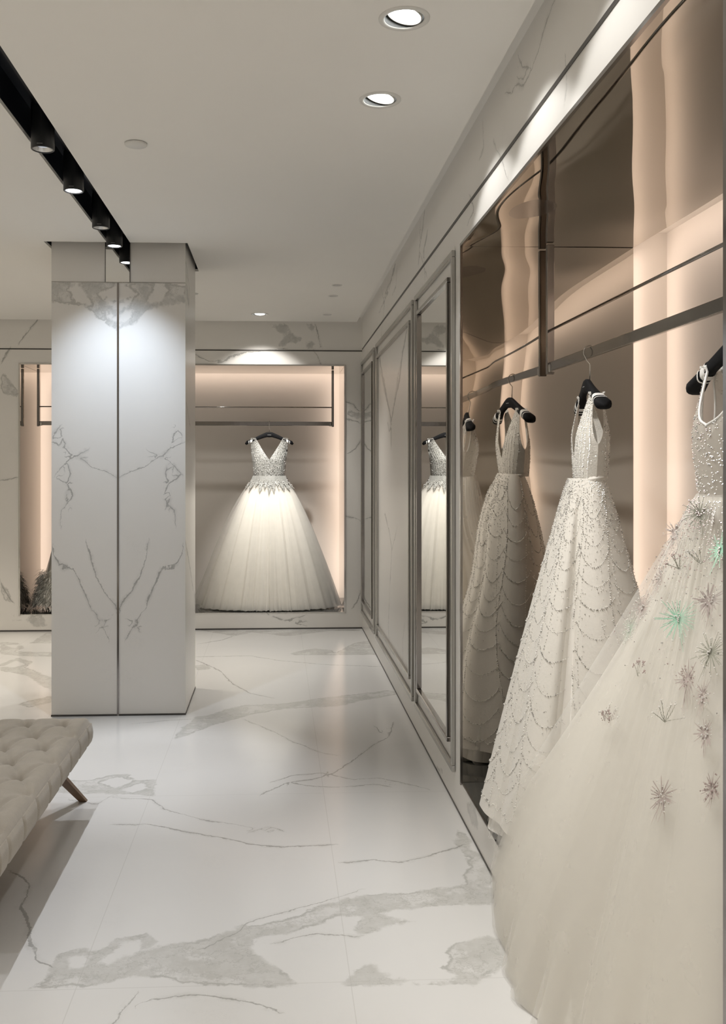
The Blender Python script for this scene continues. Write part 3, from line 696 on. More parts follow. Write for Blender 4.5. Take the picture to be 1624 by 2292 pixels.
# ================================================================== WALL PANELS WITH MOULDINGS
def moulding(t, name, y0, y1, z0, z1, w, d, mat, x=XW):
    m = MB()
    for a, b, c_, e_ in ((y0, y1, z1 - w, z1), (y0, y1, z0, z0 + w), (y0, y0 + w, z0 + w, z1 - w), (y1 - w, y1, z0 + w, z1 - w)):
        m.bbox(x - d, x - .0005, a, b, c_, e_, .003)
    return m.build(name, mat, t)
def wall_panel(kind, label, cat, y0, y1, z0=.150, z1=2.452, inset=.10):
    t = thing(kind, (XW, (y0 + y1) / 2, z0), label, cat)
    moulding(t, 'outer_moulding', y0, y1, z0, z1, .028, .018, M['nickel'])
    iy0, iy1, iz0, iz1 = y0 + inset, y1 - inset, z0 + .105, z1 - .10
    moulding(t, 'inner_moulding', iy0, iy1, iz0, iz1, .022, .022, M['nickel'] if cat != 'mirror' else M['chrome_dark'])
    return t, iy0, iy1, iz0, iz1
for y0, y1, lb in ((4.10, 5.235, 'tall framed mirror next to the alcove, reflecting the far tulle gown'), (7.50, 8.61, 'tall framed mirror in the corner by the far wall')):
    t, a, b, c_, d = wall_panel('wall_mirror', lb, 'mirror', y0, y1)
    m = MB(); m.box(XW - .008, XW - .0004, a + .02, b - .02, c_ + .02, d - .02); m.build('glass', M['mirror'], t)
t, a, b, c_, d = wall_panel('marble_wall_panel', 'framed marble panel between the two tall wall mirrors', 'wall panel', 5.345, 7.33)
pv = [(wx([(850, 800), (858, 850), (868, 900), (876, 940), (876, 1000)]), .022, .010), (wx([(912, 735), (902, 790), (895, 850), (884, 900), (876, 945)]), .020, .012),
      (wx([(868, 945), (872, 965), (877, 950)]), .004, .004), (wx([(862, 1150), (872, 1190), (878, 1230), (874, 1300), (870, 1400), (872, 1440)]), .012, .006), (wx([(890, 1180), (882, 1215), (878, 1235)]), .003, .003),
      (wx([(906, 1400), (902, 1440), (903, 1480)]), .003, .003)]
pp = [wx([(850, 825), (862, 850), (874, 930), (866, 900)]), wx([(908, 745), (900, 800), (896, 850), (880, 920), (889, 850)])]
sheet('marble_slab', span(a + .02, b - .02, .03), span(c_ + .02, d - .02, .03), lambda p, q: (XW - .004, p, q), veins=pv, patches=pp, parent=None, kind=None)
ms = bpy.data.objects['marble_slab']; ms.parent = t; ms.location = -Vector(t.location)

# ================================================================== HANGING RAILS
RX, RZ = XW + .365, 1.917           # side rail
BYR, BRZ = YB + .365, 1.905         # back rail
def rail_unit(label, axis, p0, p1, off, rz, zt, rodz):
    """two posts hanging from the soffit, flat rail, thin rod; axis 0: along X at y=off, 1: along Y at x=off"""
    loc = (off, (p0 + p1) / 2, rz) if axis == 1 else ((p0 + p1) / 2, off, rz)
    t = thing('hanging_rail', loc, label, 'clothes rail')
    def bx(a0, a1, h, z0, z1):
        m = MB()
        if axis == 1: m.bbox(off - h, off + h, a0, a1, z0, z1, .002)
        else: m.bbox(a0, a1, off - h, off + h, z0, z1, .002)
        return m
    bx(p0, p0 + .022, .0155, rz - .030, zt).build('post', M['chrome_dark'], t); bx(p1 - .022, p1, .0155, rz - .030, zt).build('post', M['chrome_dark'], t)
    bx(p0 + .022, p1 - .022, .0075, rz - .019, rz + .019).build('rail', M['chrome_dark'], t)
    m = MB(); q = (lambda a: (off, a, rodz)) if axis == 1 else (lambda a: (a, off, rodz))
    m.tube([q(p0 + .022), q(p1 - .022)], .0055, 10); m.build('rod', M['chrome_dark'], t, smooth=True)
    for a in (p0 + .024, p1 - .045):
        m = bx(a, a + .021, .013, rz - .024, rz + .010); m.build('bracket', M['chrome'], t)
    return t
rail_unit('polished steel rail and posts hanging in the right alcove', 1, A0 + .035, A1 - .045, RX, RZ, AZ1 - .004, 2.072)
rail_unit('polished steel rail and posts hanging in the far alcove behind the column', 0, B0 + .062, B1 - .075, BYR, BRZ, BZ1 - .003, 2.062)

# ================================================================== HANGERS
class Frame:
    """a gown's own axes: x along the hanger, y towards its front"""
    def __init__(s, ox, oy, lx, ly):
        n = math.hypot(lx, ly); s.o = (ox, oy); s.L = (lx / n, ly / n); s.F = (-ly / n, lx / n)
    def p(s, x, y, z): return (s.o[0] + s.L[0] * x + s.F[0] * y, s.o[1] + s.L[1] * x + s.F[1] * y, z)
def hanger(fr, ztip, railz, label, rail_axis, hw=.222):
    """wide shouldered hanger; ztip is the height of the underside of the tips"""
    zt = ztip + .125
    t = thing('coat_hanger', fr.p(0, 0, ztip), label, 'hanger', 'black padded hangers')
    n = 36; secs = []; K = 14
    for i in range(n + 1):
        a = -1 + 2 * i / n; x = a * hw; aa = abs(a)
        zc = zt - .022 - .004 * math.cos(aa * 1.2) - .088 * (max(0, aa - .10) / .90) ** 1.12
        hh = .026 * (1 - .45 * min(1, aa * 1.3)) + .012 * max(0, aa - .55)
        dd = .012 + .019 * max(0, (aa - .35) / .65) ** 1.3
        yb_ = .012 - .020 * aa ** 2
        e_ = 1.0 if aa < .93 else math.sqrt(max(.02, 1 - ((aa - .93) / .07) ** 2))
        ring = []
        for k in range(K):
            an = 2 * math.pi * k / K; cs_, sn = math.cos(an), math.sin(an)
            sq = lambda q: math.copysign(abs(q) ** .7, q)
            ring.append(fr.p(x, yb_ + sq(cs_) * dd * e_, zc + sq(sn) * hh * e_))
        secs.append(ring)
    m = MB(); m.grid(np.array(secs), closed=True); m.add(secs[0], [tuple(range(K))]); m.add(secs[-1], [tuple(reversed(range(K)))])
    m.build('shoulder_bar', M['hanger'], t, smooth=True)
    m = MB(); R = max(.021, .0)
    top = railz + .019 + .004
    cz = top - .0215
    ax = (0, 1) if rail_axis == 0 else (1, 0)         # hook plane runs across the rail
    pts = []
    for k in range(25):
        an = math.radians(-40 + 255 * k / 24)
        pts.append((fr.o[0] + ax[0] * math.cos(an) * .024, fr.o[1] + ax[1] * math.cos(an) * .024, cz + math.sin(an) * .0245))
    last = pts[-1]
    pts += [(fr.o[0] - ax[0] * .012, fr.o[1] - ax[1] * .012, cz - .030), (fr.o[0], fr.o[1], cz - .044), (fr.o[0], fr.o[1], zt - .02)]
    m.tube(pts, .0024, 8); m.build('hook', M['chrome'], t, smooth=True)
    m = MB(); q = [fr.p(-.018, .0245, zt - .030), fr.p(.018, .0245, zt - .030), fr.p(.018, .0245, zt - .0275), fr.p(-.018, .0245, zt - .0275)]
    m.add(q, [(0, 1, 2, 3)]); m.build('print', M['hanger_print'], t, label='tiny pale printed name on the hanger')
    return t, zt
def hanger_surface(zt, x, hw=.222):
    aa = abs(x) / hw
    zc = zt - .022 - .004 * math.cos(aa * 1.2) - .088 * (max(0, aa - .10) / .90) ** 1.12
    hh = .026 * (1 - .45 * min(1, aa * 1.3)) + .012 * max(0, aa - .55)
    return zc, hh, .012 + .019 * max(0, (aa - .35) / .65) ** 1.3, .012 - .020 * aa ** 2

# ================================================================== GOWNS
def smooth_periodic(angs, vals, th):
    """periodic monotone-ish cosine interpolation of (angle, value) pairs"""
    o = np.argsort(angs); a = np.array(angs)[o]; v = np.array(vals)[o]
    a = np.concatenate([a[-2:] - 2 * math.pi, a, a[:2] + 2 * math.pi]); v = np.concatenate([v[-2:], v, v[:2]])
    out = np.zeros_like(th); i = np.clip(np.searchsorted(a, th) - 1, 1, len(a) - 3)
    t = (th - a[i]) / (a[i + 1] - a[i])
    m0 = (v[i + 1] - v[i - 1]) / (a[i + 1] - a[i - 1]) * (a[i + 1] - a[i]); m1 = (v[i + 2] - v[i]) / (a[i + 2] - a[i]) * (a[i + 1] - a[i])
    return (2 * t**3 - 3 * t**2 + 1) * v[i] + (t**3 - 2 * t**2 + t) * m0 + (-2 * t**3 + 3 * t**2) * v[i + 1] + (t**3 - t**2) * m1
class Skirt:
    def __init__(s, c, waist, zw, hem, bell=1.0, folds=14, amp=.03, seed=1, nth=360, ns=40, ruff=0.0, scale=1.0, s1=1.0, warp=.5, crease=(), sharp=0.0, gather=0.0, tail=0.0):
        """c: centre; waist: (radius function params ax, ay along world x, y); hem: list of (x, y, z)"""
        r = np.random.default_rng(seed)
        ang = [math.atan2(p[1] - c[1], p[0] - c[0]) for p in hem]; rad = [math.hypot(p[0] - c[0], p[1] - c[1]) * scale for p in hem]
        th = np.linspace(-math.pi, math.pi, nth, endpoint=False)
        rh = smooth_periodic(ang, rad, th); zh = smooth_periodic(ang, [p[2] for p in hem], th)
        rw = 1 / np.sqrt((np.cos(th) / waist[0])**2 + (np.sin(th) / waist[1])**2)
        F = np.zeros(nth); k0 = folds
        w = th + warp * sum(r.uniform(.05, .25) * np.sin(k * th + r.uniform(0, 6.3)) for k in (1, 2, 3))
        F += .62 * np.sin(k0 * w + r.uniform(0, 6.3)) + .30 * np.sin((k0 * 1.7 // 1) * w + r.uniform(0, 6.3)) + .10 * np.sin((k0 * 2.6 // 1) * w + r.uniform(0, 6.3))
        if sharp: F += sharp * (1 - 2 * np.abs(np.sin(.5 * (k0 + 3) * w + 1.0)) ** .45)
        for t0, dd, ww in crease: F -= dd * np.exp(-(((th - t0 + math.pi) % (2 * math.pi) - math.pi) / ww) ** 2)
        F2 = sum(r.uniform(.3, 1) * np.sin(int(k) * th + r.uniform(0, 6.3)) for k in (k0 * 3, k0 * 4.3, k0 * 5.1)) / 2
        S = np.linspace(0, s1, ns); P = np.zeros((ns, nth, 3))
        for i, q in enumerate(S):
            g = q ** bell + tail * q ** 4 * (1 - q)
            rr = rw * (1 - g) + rh * g + amp * (q ** .85) * F * np.minimum(1, rh / .35) + ruff * (max(0, q - .72) / .28) ** 1.5 * F2
            rr = rr + gather * min(1, q / .04) * (1 - q) ** 2.5 * (np.sin(38 * w) + .6 * np.sin(61 * w + 1))
            z = zw + (zh - zw) * q + ruff * .5 * (max(0, q - .8) / .2) ** 2 * np.roll(F2, 3)
            P[i, :, 0] = c[0] + np.cos(th) * rr; P[i, :, 1] = c[1] + np.sin(th) * rr; P[i, :, 2] = np.maximum(z, .004)
        s.P, s.th, s.S, s.c = P, th, S, c
    def mesh(s): m = MB(); m.grid(s.P, closed=True); return m
    def at(s, th, q):
        """point and outward normal at angle th (rad), height fraction q"""
        n = len(s.th); j = ((th + math.pi) / (2 * math.pi) * n) % n; i = min(max(q, 0), 1) * (len(s.S) - 1)
        j0 = int(j) % n; i0 = min(int(i), len(s.S) - 2); fj, fi = j - int(j), i - i0; j1 = (j0 + 1) % n
        A = s.P[i0, j0] * (1 - fj) + s.P[i0, j1] * fj; B = s.P[i0 + 1, j0] * (1 - fj) + s.P[i0 + 1, j1] * fj
        p = A * (1 - fi) + B * fi
        nrm = np.cross(s.P[i0, j1] - s.P[i0, j0], B - A); nn = np.linalg.norm(nrm)
        nrm = nrm / nn if nn > 1e-9 else np.array([0, 0, 1.])
        if np.dot(nrm[:2], p[:2] - np.array(s.c)) < 0: nrm = -nrm
        return p, nrm
def bead_run(m, pts, r, gap, jitter=.0006):
    """small beads threaded along a polyline of (point, normal)"""
    acc = 0.0; last = None
    for p, n in pts:
        if last is not None:
            d = np.linalg.norm(p - last[0]); 
            while acc + d >= gap:
                f = (gap - acc) / d; q = last[0] + (p - last[0]) * f; nn = last[1]
                rr = r * random.uniform(.65, 1.25)
                m.ball(q + nn * rr * .6 + np.array([random.gauss(0, jitter) for _ in range(3)]), rr, 1 if random.random() < .28 else 0)
                last = (q, n); d = np.linalg.norm(p - q); acc = 0.0
            acc += d
        last = (p, n)
class Bodice:
    """front and back sheets with V necks and armholes, hung over the hanger"""
    def __init__(s, fr, zw, zs, ww, wb, dw, db, vf, vb, ua, xi, xo, zsh, vexp=.9):
        s.__dict__.update(fr=fr, zw=zw, zs=zs, ww=ww, wb=wb, dw=dw, db=db, vf=vf, vb=vb, ua=ua, xi=xi, xo=xo, zsh=zsh, vexp=vexp)
    def edges(s, z, front):
        f = (z - s.zw) / (s.zs - s.zw); zb = .52
        if f < zb: w = s.ww + (s.wb - s.ww) * math.sin(f / zb * math.pi / 2) ** 1.2
        else: w = s.wb
        vz = s.vf if front else s.vb
        xin = 0.0 if z <= vz else s.xi * ((z - vz) / (s.zs - vz)) ** (s.vexp if front else min(s.vexp, .8))
        if z <= s.ua: xout = w
        else:
            q = (z - s.ua) / (s.zs - s.ua); xout = w + (s.xo - w) * (1 - (1 - q) ** 2.0)
        return xin, max(xout, xin + .012), w
    def pt(s, x, z, front, w):
        f = min(1, max(0, (z - s.zw) / (s.zs - s.zw)))
        d = s.dw + (s.db - s.dw) * math.sin(min(1, f / .5) * math.pi / 2)
        if f > .5: d = d + (.022 - d) * ((f - .5) / .5) ** 1.3
        y = d * math.sqrt(max(0, 1 - min(1, abs(x) / w) ** 2.4))
        if f > .75: y = max(y, .024 * (f - .75) / .25)
        return np.array(s.fr.p(x, y if front else -y, z))
    def strip(s, front, sg, nz=40, nx=10):
        P = np.zeros((nz, nx, 3))
        for i in range(nz):
            z = s.zw + (s.zs - s.zw) * i / (nz - 1); a, b, w = s.edges(z, front)
            zz = z if i < nz - 1 else s.zs
            for j in range(nx):
                x = a + (b - a) * j / (nx - 1); P[i, j] = s.pt(sg * x, zz + (0 if i < nz - 1 else 0), front, w)
        return P
    def line(s, front, sg, frac0, frac1, z0, z1, n=40):
        out = []
        for i in range(n):
            t = i / (n - 1); z = z0 + (z1 - z0) * t; a, b, w = s.edges(z, front); fr_ = frac0 + (frac1 - frac0) * t
            p = s.pt(sg * (a + (b - a) * fr_), z, front, w)
            nrm = np.array([s.fr.F[0], s.fr.F[1], 0]) * (1 if front else -1) + np.array([s.fr.L[0], s.fr.L[1], 0]) * sg * fr_ * .6
            out.append((p, nrm / np.linalg.norm(nrm)))
        return out
def loop_ribbons(t, fr, zt, xs_, w=.010):
    for x in xs_:
        m = MB()
        for dx, ww in ((0, w), (.022 * (1 if x > 0 else -1), .0025)):
            ring = []
            zc, hh, dd, yb_ = hanger_surface(zt, x + dx)
            a = []; b = []
            for k in range(20):
                an = 2 * math.pi * k / 20; sq = lambda q: math.copysign(abs(q) ** .7, q)
                for L_, xx in ((a, x + dx - ww), (b, x + dx + ww)):
                    zc2, hh2, dd2, yb2 = hanger_surface(zt, xx)
                    L_.append(fr.p(xx, yb2 + sq(math.cos(an)) * (dd2 + .002), zc2 + sq(math.sin(an)) * (hh2 + .002)))
            m.grid(np.array([a, b]), closed=True)
        m.build('hanger_loop', M['ribbon'], t, smooth=True, label='white satin hanger loop')
def flower(m, p, n, size, kind, seed):
    r = random.Random(seed); n = Vector(n); a = n.cross(Vector((0, 0, 1))).normalized(); b = a.cross(n).normalized()
    if b.z < 0: a, b = -a, -b
    P = lambda x, y, h=.003: Vector(p) + a * x + b * y + n * h
    def strand(x0, y0, x1, y1, w):
        d = Vector((x1 - x0, y1 - y0)); l = max(d.length, 1e-6); q = Vector((-d.y, d.x)) / l * w
        m.add([P(x0 - q.x, y0 - q.y, .003), P(x0 + q.x, y0 + q.y, .003), P(x1 + q.x * .4, y1 + q.y * .4, .006), P(x1 - q.x * .4, y1 - q.y * .4, .006)], [(0, 1, 2, 3)])
    if kind == 'burst':
        k = 30
        for i in range(k):
            an = 2 * math.pi * i / k + r.uniform(-.1, .1); L = size * r.uniform(.55, 1.0)
            strand(0, 0, math.cos(an) * L, math.sin(an) * L * .95, .0015)
            m.ball(P(math.cos(an) * L, math.sin(an) * L * .95, .005), r.uniform(.0016, .003), 1)
            if r.random() < .6: m.ball(P(math.cos(an) * L * .6, math.sin(an) * L * .6, .006), .0016, 1)
        for i in range(10): m.ball(P(r.gauss(0, size * .10), r.gauss(0, size * .10), .006), .0025, 1)
        strand(0, 0, r.uniform(-.3, .3) * size, -size * 1.25, .0014)
    elif kind == 'petal':
        for i in range(26):
            an = 2 * math.pi * i / 26 + r.uniform(-.2, .2); L = size * r.uniform(.35, .9); q0 = r.uniform(.05, .3) * L
            strand(math.cos(an) * q0, math.sin(an) * q0, math.cos(an + .15) * L, math.sin(an + .15) * L, r.uniform(.0012, .0028))
        for i in range(26): m.ball(P(r.gauss(0, size * .32), r.gauss(0, size * .32), .006), r.uniform(.0012, .0026), 1)
        for q in range(4): strand(q * .1 * size - .2 * size, -size * .2, r.uniform(-.5, .3) * size, -size * r.uniform(.9, 1.4), .001)
    else:
        for i in range(6):
            an = math.radians(90 + (i - 2.5) * 24 + r.uniform(-7, 7)); L = size * r.uniform(.7, 1.1)
            x0, y0 = 0, -size * .6
            for q in range(5):
                x1, y1 = x0 + math.cos(an) * L / 5, y0 + math.sin(an) * L / 5; strand(x0, y0, x1, y1, .0011); x0, y0 = x1, y1; an += r.uniform(-.2, .2)
            m.ball(P(x0, y0, .005), .0035, 1)
            for q in range(3): m.ball(P(x0 + r.uniform(-.008, .008), y0 + r.uniform(-.012, .008), .005), .002, 1)

# ---------- near gown: full tulle skirt spilling over the sill
f1 = Frame(1.140, 2.265, -.10, 1.0)                  # front (F) looks to -X
h1, zt1 = hanger(f1, 1.690, RZ, 'black hanger half cut off by the right edge, holding the flowered gown', 1)
g1 = thing('wedding_gown', (1.1, 2.31, 0.0), 'large ivory tulle gown with mint and rose flowers, spilling over the sill onto the floor', 'wedding gown')
c1 = (1.14, 2.27); ZW1 = 1.42
hem1 = [(.715, 2.31, .006), (.680, 2.55, .006), (.672, 2.80, .006), (.695, 3.02, .006), (.722, 3.20, .006), (.800, 3.36, .12), (.93, 3.16, .17), (1.15, 2.95, .17), (1.42, 2.78, .17), (1.58, 2.4, .17),
        (1.52, 1.95, .17), (1.25, 1.70, .17), (1.0, 1.66, .17), (.82, 1.70, .17), (.755, 1.80, .05), (.735, 2.0, .006)]
lin = Skirt(c1, (.08, .105), ZW1, hem1, 1.12, 6, .018, 33, scale=.945, ns=40, tail=.6); lin.mesh().build('lining', M['lining'], g1, smooth=True)
outer1 = None
for k, (sc, am, sd, mt, fo, be) in enumerate(((.972, .020, 33, 'tulle_dense', 6, 1.09), (.986, .021, 33, 'tulle', 6, 1.05), (1.0, .023, 33, 'tulle_sheer', 6, .91))):
    sk = Skirt(c1, (.085 + .003 * k, .112 + .003 * k), ZW1 + .005 * k, hem1, be, fo, am, sd, ruff=.020 + .013 * k, scale=sc, ns=60, nth=720, sharp=.35, gather=.0045, tail=.55)
    sk.mesh().build('tulle_layer', M[mt], g1, smooth=True); outer1 = sk
b1 = Bodice(f1, ZW1 - .01, zt1 - .055, .108, .140, .080, .090, ZW1 + .185, ZW1 + .18, ZW1 + .15, .112, .134, 0, vexp=.4)
m = MB()
for fr_ in (True, False):
    for sg in (1, -1): m.grid(b1.strip(fr_, sg))
m.build('bodice', M['mesh_sheer'], g1, smooth=True)
m = MB()
for fr_ in (True, False):
    for sg in (1, -1):
        m.tube([p for p, n in b1.line(fr_, sg, 0, 0, ZW1 + .175, b1.zs, 30)], .0035, 6); m.tube([p for p, n in b1.line(fr_, sg, 1, 1, ZW1 + .155, b1.zs, 30)], .0028, 6)
m.build('neck_binding', M['ribbon'], g1, smooth=True)
m = MB()
for fr_ in (True, False):
    for sg in (1, -1):
        for i in range(330):
            z = ZW1 + (b1.zs - ZW1) * random.random() ** .9; p, n = b1.line(fr_, sg, random.random(), 0, z, z, 2)[0]
            m.ball(p + n * .0015, random.uniform(.0012, .0029), random.choice((0, 1, 2)))
for i in range(1100):
    th = random.uniform(math.pi * .5, math.pi * 1.35); q = min(.5, abs(random.gauss(0, .11)) + .01)
    p, n = outer1.at(th, q); m.ball(p + n * .003, random.uniform(.0010, .0026), random.choice((0, 1, 2)))
m.build('beading', [M['bead'], M['bead_pink'], M['bead_grey']], g1, kind='stuff')
loop_ribbons(g1, f1, zt1, (.128, -.128))
om = outer1.mesh(); tree = BVHTree.FromPolygons([Vector(p) for p in om.v], om.f)
fl_list = [(1575, 1092, .045, 'burst', 'thread_green'), (1518, 1385, .062, 'burst', 'thread_green'), (1412, 1408, .055, 'burst', 'thread_pale'), (1612, 1232, .05, 'burst', 'thread_green'),
           (1592, 1462, .058, 'burst', 'thread_grey'), (1512, 1192, .05, 'petal', 'thread_rose'), (1436, 1492, .045, 'sprig', 'thread_grey'), (1493, 1588, .05, 'sprig', 'thread_grey'),
           (1370, 1592, .045, 'sprig', 'thread_rose'), (1541, 1520, .06, 'petal', 'thread_rose'), (1576, 1556, .045, 'petal', 'thread_rose'), (1484, 1782, .05, 'petal', 'thread_rose'),
           (1596, 1765, .04, 'petal', 'thread_rose'), (1586, 1345, .05, 'petal', 'thread_rose'), (1540, 1132, .04, 'petal', 'thread_rose'), (1566, 1150, .045, 'burst', 'thread_grey'),
           (1478, 1296, .05, 'petal', 'thread_rose'), (1440, 1360, .05, 'burst', 'thread_rose'), (1520, 1255, .035, 'sprig', 'thread_grey'), (1600, 1165, .04, 'petal', 'thread_rose'),
           (1565, 1240, .04, 'sprig', 'thread_grey'), (1360, 1600, .03, 'sprig', 'thread_rose'), (1600, 1100, .035, 'burst', 'thread_grey'), (1580, 1640, .04, 'petal', 'thread_rose')]
for i, (u, v, sz, kd, mt) in enumerate(fl_list):
    hit = tree.ray_cast(Vector((0, 0, H)), Vector(ray(u, v)).normalized())
    if hit[0] is None: continue
    n = hit[1]; n = -n if n.dot(Vector(ray(u, v))) > 0 else n
    m = MB(); flower(m, hit[0], n, sz, kd, i)
    m.build('embroidered_flower', [M[mt], M['bead'] if i % 3 else M['bead_pink']], g1)

# ---------- beaded gown, second on the rail
f2 = Frame(1.150, 3.40, .14, .99)
h2, zt2 = hanger(f2, 1.695, RZ, 'black hanger on the rail in front of the alcove mirror, holding the beaded gown', 1)
g2 = thing('wedding_gown', (1.1, 3.40, AZ0), 'ivory gown covered in scalloped rows of beads, hanging next to the alcove end mirror', 'wedding gown')
c2 = (1.135, 3.40); ZW2 = 1.455
hem2 = [(c2[0] + .375 * math.copysign(abs(math.cos(a)) ** .9, math.cos(a)), c2[1] + .42 * math.copysign(abs(math.sin(a)) ** .9, math.sin(a)), .225 - .02 * math.sin(a)) for a in [2 * math.pi * k / 14 for k in range(14)]]
sk2 = Skirt(c2, (.058, .114), ZW2, hem2, .90, 5, .022, 44, nth=520, ns=60, warp=.8, crease=((math.radians(-122), 3.6, .085), (math.radians(150), 1.5, .12))); sk2.mesh().build('skirt', M['satin'], g2, smooth=True)
Skirt(c2, (.052, .10), ZW2 - .02, [(x, y, z - .05) for x, y, z in hem2], .95, 7, .02, 45, scale=.93, ns=30).mesh().build('underskirt', M['lining'], g2, smooth=True)
Skirt(c2, (.052, .10), ZW2 - .02, [(x, y, z - .055) for x, y, z in hem2], .95, 9, .03, 46, scale=.96, ns=30, ruff=.02).mesh().build('tulle_layer', M['tulle_sheer'], g2, smooth=True)
b2 = Bodice(f2, ZW2 - .01, zt2 - .056, .115, .150, .055, .060, ZW2 + .075, ZW2 + .10, ZW2 + .125, .100, .136, 0)
m = MB()
for fr_ in (True, False):
    for sg in (1, -1): m.grid(b2.strip(fr_, sg))
m.build('bodice', M['lace'], g2, smooth=True)
m = MB()
nv = 11; ths = [2 * math.pi * k / nv + .25 for k in range(nv)]
for k in range(nv):
    t0, t1 = ths[k], ths[k] + 2 * math.pi / nv
    bead_run(m, [sk2.at(t0 + .07 * math.sin(q * 9 + k), q) for q in np.linspace(.02, .97, 150)], .0026, .0085)
    bead_run(m, [sk2.at(t0 + .10 + .07 * math.sin(q * 7 + k * 2), q) for q in np.linspace(.02, .75, 120)], .0021, .012)
    for row in range(13):
        q0 = .06 + row * .072 + .02 * math.sin(k * 1.7)
        if q0 > .93: continue
        sag = .055 + .02 * math.sin(row + k)
        pts = []
        for w in np.linspace(0, 1, 40):
            q = q0 + sag * math.sin(w * math.pi) ** .8
            if q < .985: pts.append(sk2.at(t0 + (t1 - t0) * w, q))
        bead_run(m, pts, .0022 if row % 2 else .0027, .0066)
bead_run(m, [sk2.at(t, .965 + .006 * math.sin(40 * t)) for t in np.linspace(0, 6.28, 400)], .0028, .009)
for i in range(1300):
    th = random.uniform(math.pi * .6, math.pi * 1.6); q = random.random() ** 1.0 * .92; p, n = sk2.at(th, q); m.ball(p + n * .0015, random.uniform(.0008, .0022), random.random() < .3)
for fr_ in (True, False):
    for sg in (1, -1):
        for a in np.linspace(.04, .96, 6): bead_run(m, b2.line(fr_, sg, a * .8 + .1, a, ZW2, b2.zs, 50), .0020, .006)
        for i in range(160):
            z = random.uniform(ZW2, b2.zs); p, n = b2.line(fr_, sg, random.random(), 0, z, z, 2)[0]; m.ball(p + n * .0015, random.uniform(.0010, .0022), random.random() < .3)
for i in range(900):
    th = random.uniform(math.pi * .6, math.pi * 1.65); q = abs(random.gauss(0, .11)) + .005; p, n = sk2.at(th, q); m.ball(p + n * .0015, random.uniform(.0010, .0024), random.random() < .35)
m.build('beading', [M['bead'], M['bead_grey']], g2, kind='stuff')
m = MB(); P = np.zeros((7, 120, 3))                     # gathered waist band
for i in range(7):
    for j in range(120):
        a = 2 * math.pi * j / 120; q = i / 6; r_ = 1 + .045 * math.sin(q * math.pi) + .01 * math.sin(i * 2.2)
        x, y = .1165 * math.cos(a) * r_, .0575 * math.sin(a) * r_; P[i, j] = f2.p(x, y, ZW2 - .012 + .022 * q - .010 * math.sin(a))
m.grid(P, closed=True); m.build('waist_band', M['satin'], g2, smooth=True)
loop_ribbons(g2, f2, zt2, (.168, -.168))

# ---------- tulle gown in the far alcove
f3 = Frame(-.075, BYR, -1.0, 0.0)                       # front towards -Y
h3, zt3 = hanger(f3, 1.700, BRZ, 'black hanger in the far alcove, holding the V necked tulle gown', 0, .232)
g3 = thing('wedding_gown', (-.075, BYR, BZ0), 'white ball gown with a silver beaded V neck bodice in the far alcove', 'wedding gown')
c3 = (-.075, BYR); ZW3 = 1.36
def hem_ell(c, rx, ry, z, n=16, rx2=None): return [(c[0] + (rx if math.cos(a) < 0 or rx2 is None else rx2) * math.cos(a), c[1] + ry * math.sin(a), z) for a in [2 * math.pi * k / n for k in range(n)]]
Skirt(c3, (.135, .095), ZW3, hem_ell(c3, .56, .30, .20), .80, 10, .012, 51, ns=30).mesh().build('lining', M['lining'], g3, smooth=True)
for k, (sx, am, mt, fo, sd) in enumerate(((.62, .020, 'tulle_dense', 12, 61), (.655, .024, 'tulle', 15, 62), (.675, .026, 'tulle', 17, 63))):
    out3 = Skirt(c3, (.142 + .004 * k, .10 + .004 * k), ZW3 + .004 * k, hem_ell(c3, sx, .315 + .012 * k, .165), .80 - .02 * k, fo, am, sd, ns=40, ruff=.010, nth=420); out3.mesh().build('tulle_layer', M[mt], g3, smooth=True)
Skirt((c3[0], c3[1] + .03), (.15, .11), ZW3, hem_ell((c3[0], c3[1] + .03), .73, .27, .19, rx2=.655), .70, 9, .03, 71, ns=50, ruff=.040, nth=420).mesh().build('train', M['tulle_train'], g3, smooth=True, label='sheer wider outer layer of the skirt')
b3 = Bodice(f3, ZW3 - .015, zt3 - .058, .146, .158, .095, .105, ZW3 + .20, ZW3 + .10, ZW3 + .17, .130, .178, 0)
m = MB()
for fr_ in (True, False):
    for sg in (1, -1): m.grid(b3.strip(fr_, sg))
m.build('bodice', M['silver_lace'], g3, smooth=True)
m = MB()
for k in range(22):                                     # pointed silver tabs lying on the top of the skirt
    a = -math.pi + 2 * math.pi * (k + .5) / 22; d = .055 + .05 * (.5 + .5 * math.sin(k * 2.4)) + (.05 if abs(a + math.pi / 2) < .25 else 0)
    rows = []
    for q, w in ((-.004, .15), (.25, .155), (.55, .11), (.8, .055), (1.0, .004)):
        L_ = []
        for e_ in (-1, -.5, 0, .5, 1):
            p, n = out3.at(a + e_ * w, max(0, q) * d); L_.append(p + n * (.008 + .004 * q) + np.array([0, 0, .035 if q < 0 else 0]))
        rows.append(L_)
    m.grid(np.array(rows))
m.build('peplum', M['silver_lace'], g3, label='pointed silver lace tabs at the waist')
m = MB()
for fr_ in (True, False):
    for sg in (1, -1):
        for a in np.linspace(.05, .95, 7): bead_run(m, b3.line(fr_, sg, a * .6, a, ZW3 - .01, b3.zs, 50), .0036, .012)
        for i in range(150):
            z = random.uniform(ZW3, b3.zs); p, n = b3.line(fr_, sg, random.random(), 0, z, z, 2)[0]; m.ball(p + n * .003, random.uniform(.002, .0045), random.random() < .6)
for i in range(420):
    a = random.uniform(-math.pi, 0); p, n = out3.at(a, random.uniform(0, .075)); m.ball(p + n * .014, random.uniform(.002, .004), random.random() < .5)
m.build('beading', [M['bead'], M['bead_grey']], g3, kind='stuff')
loop_ribbons(g3, f3, zt3, (.172, -.172))

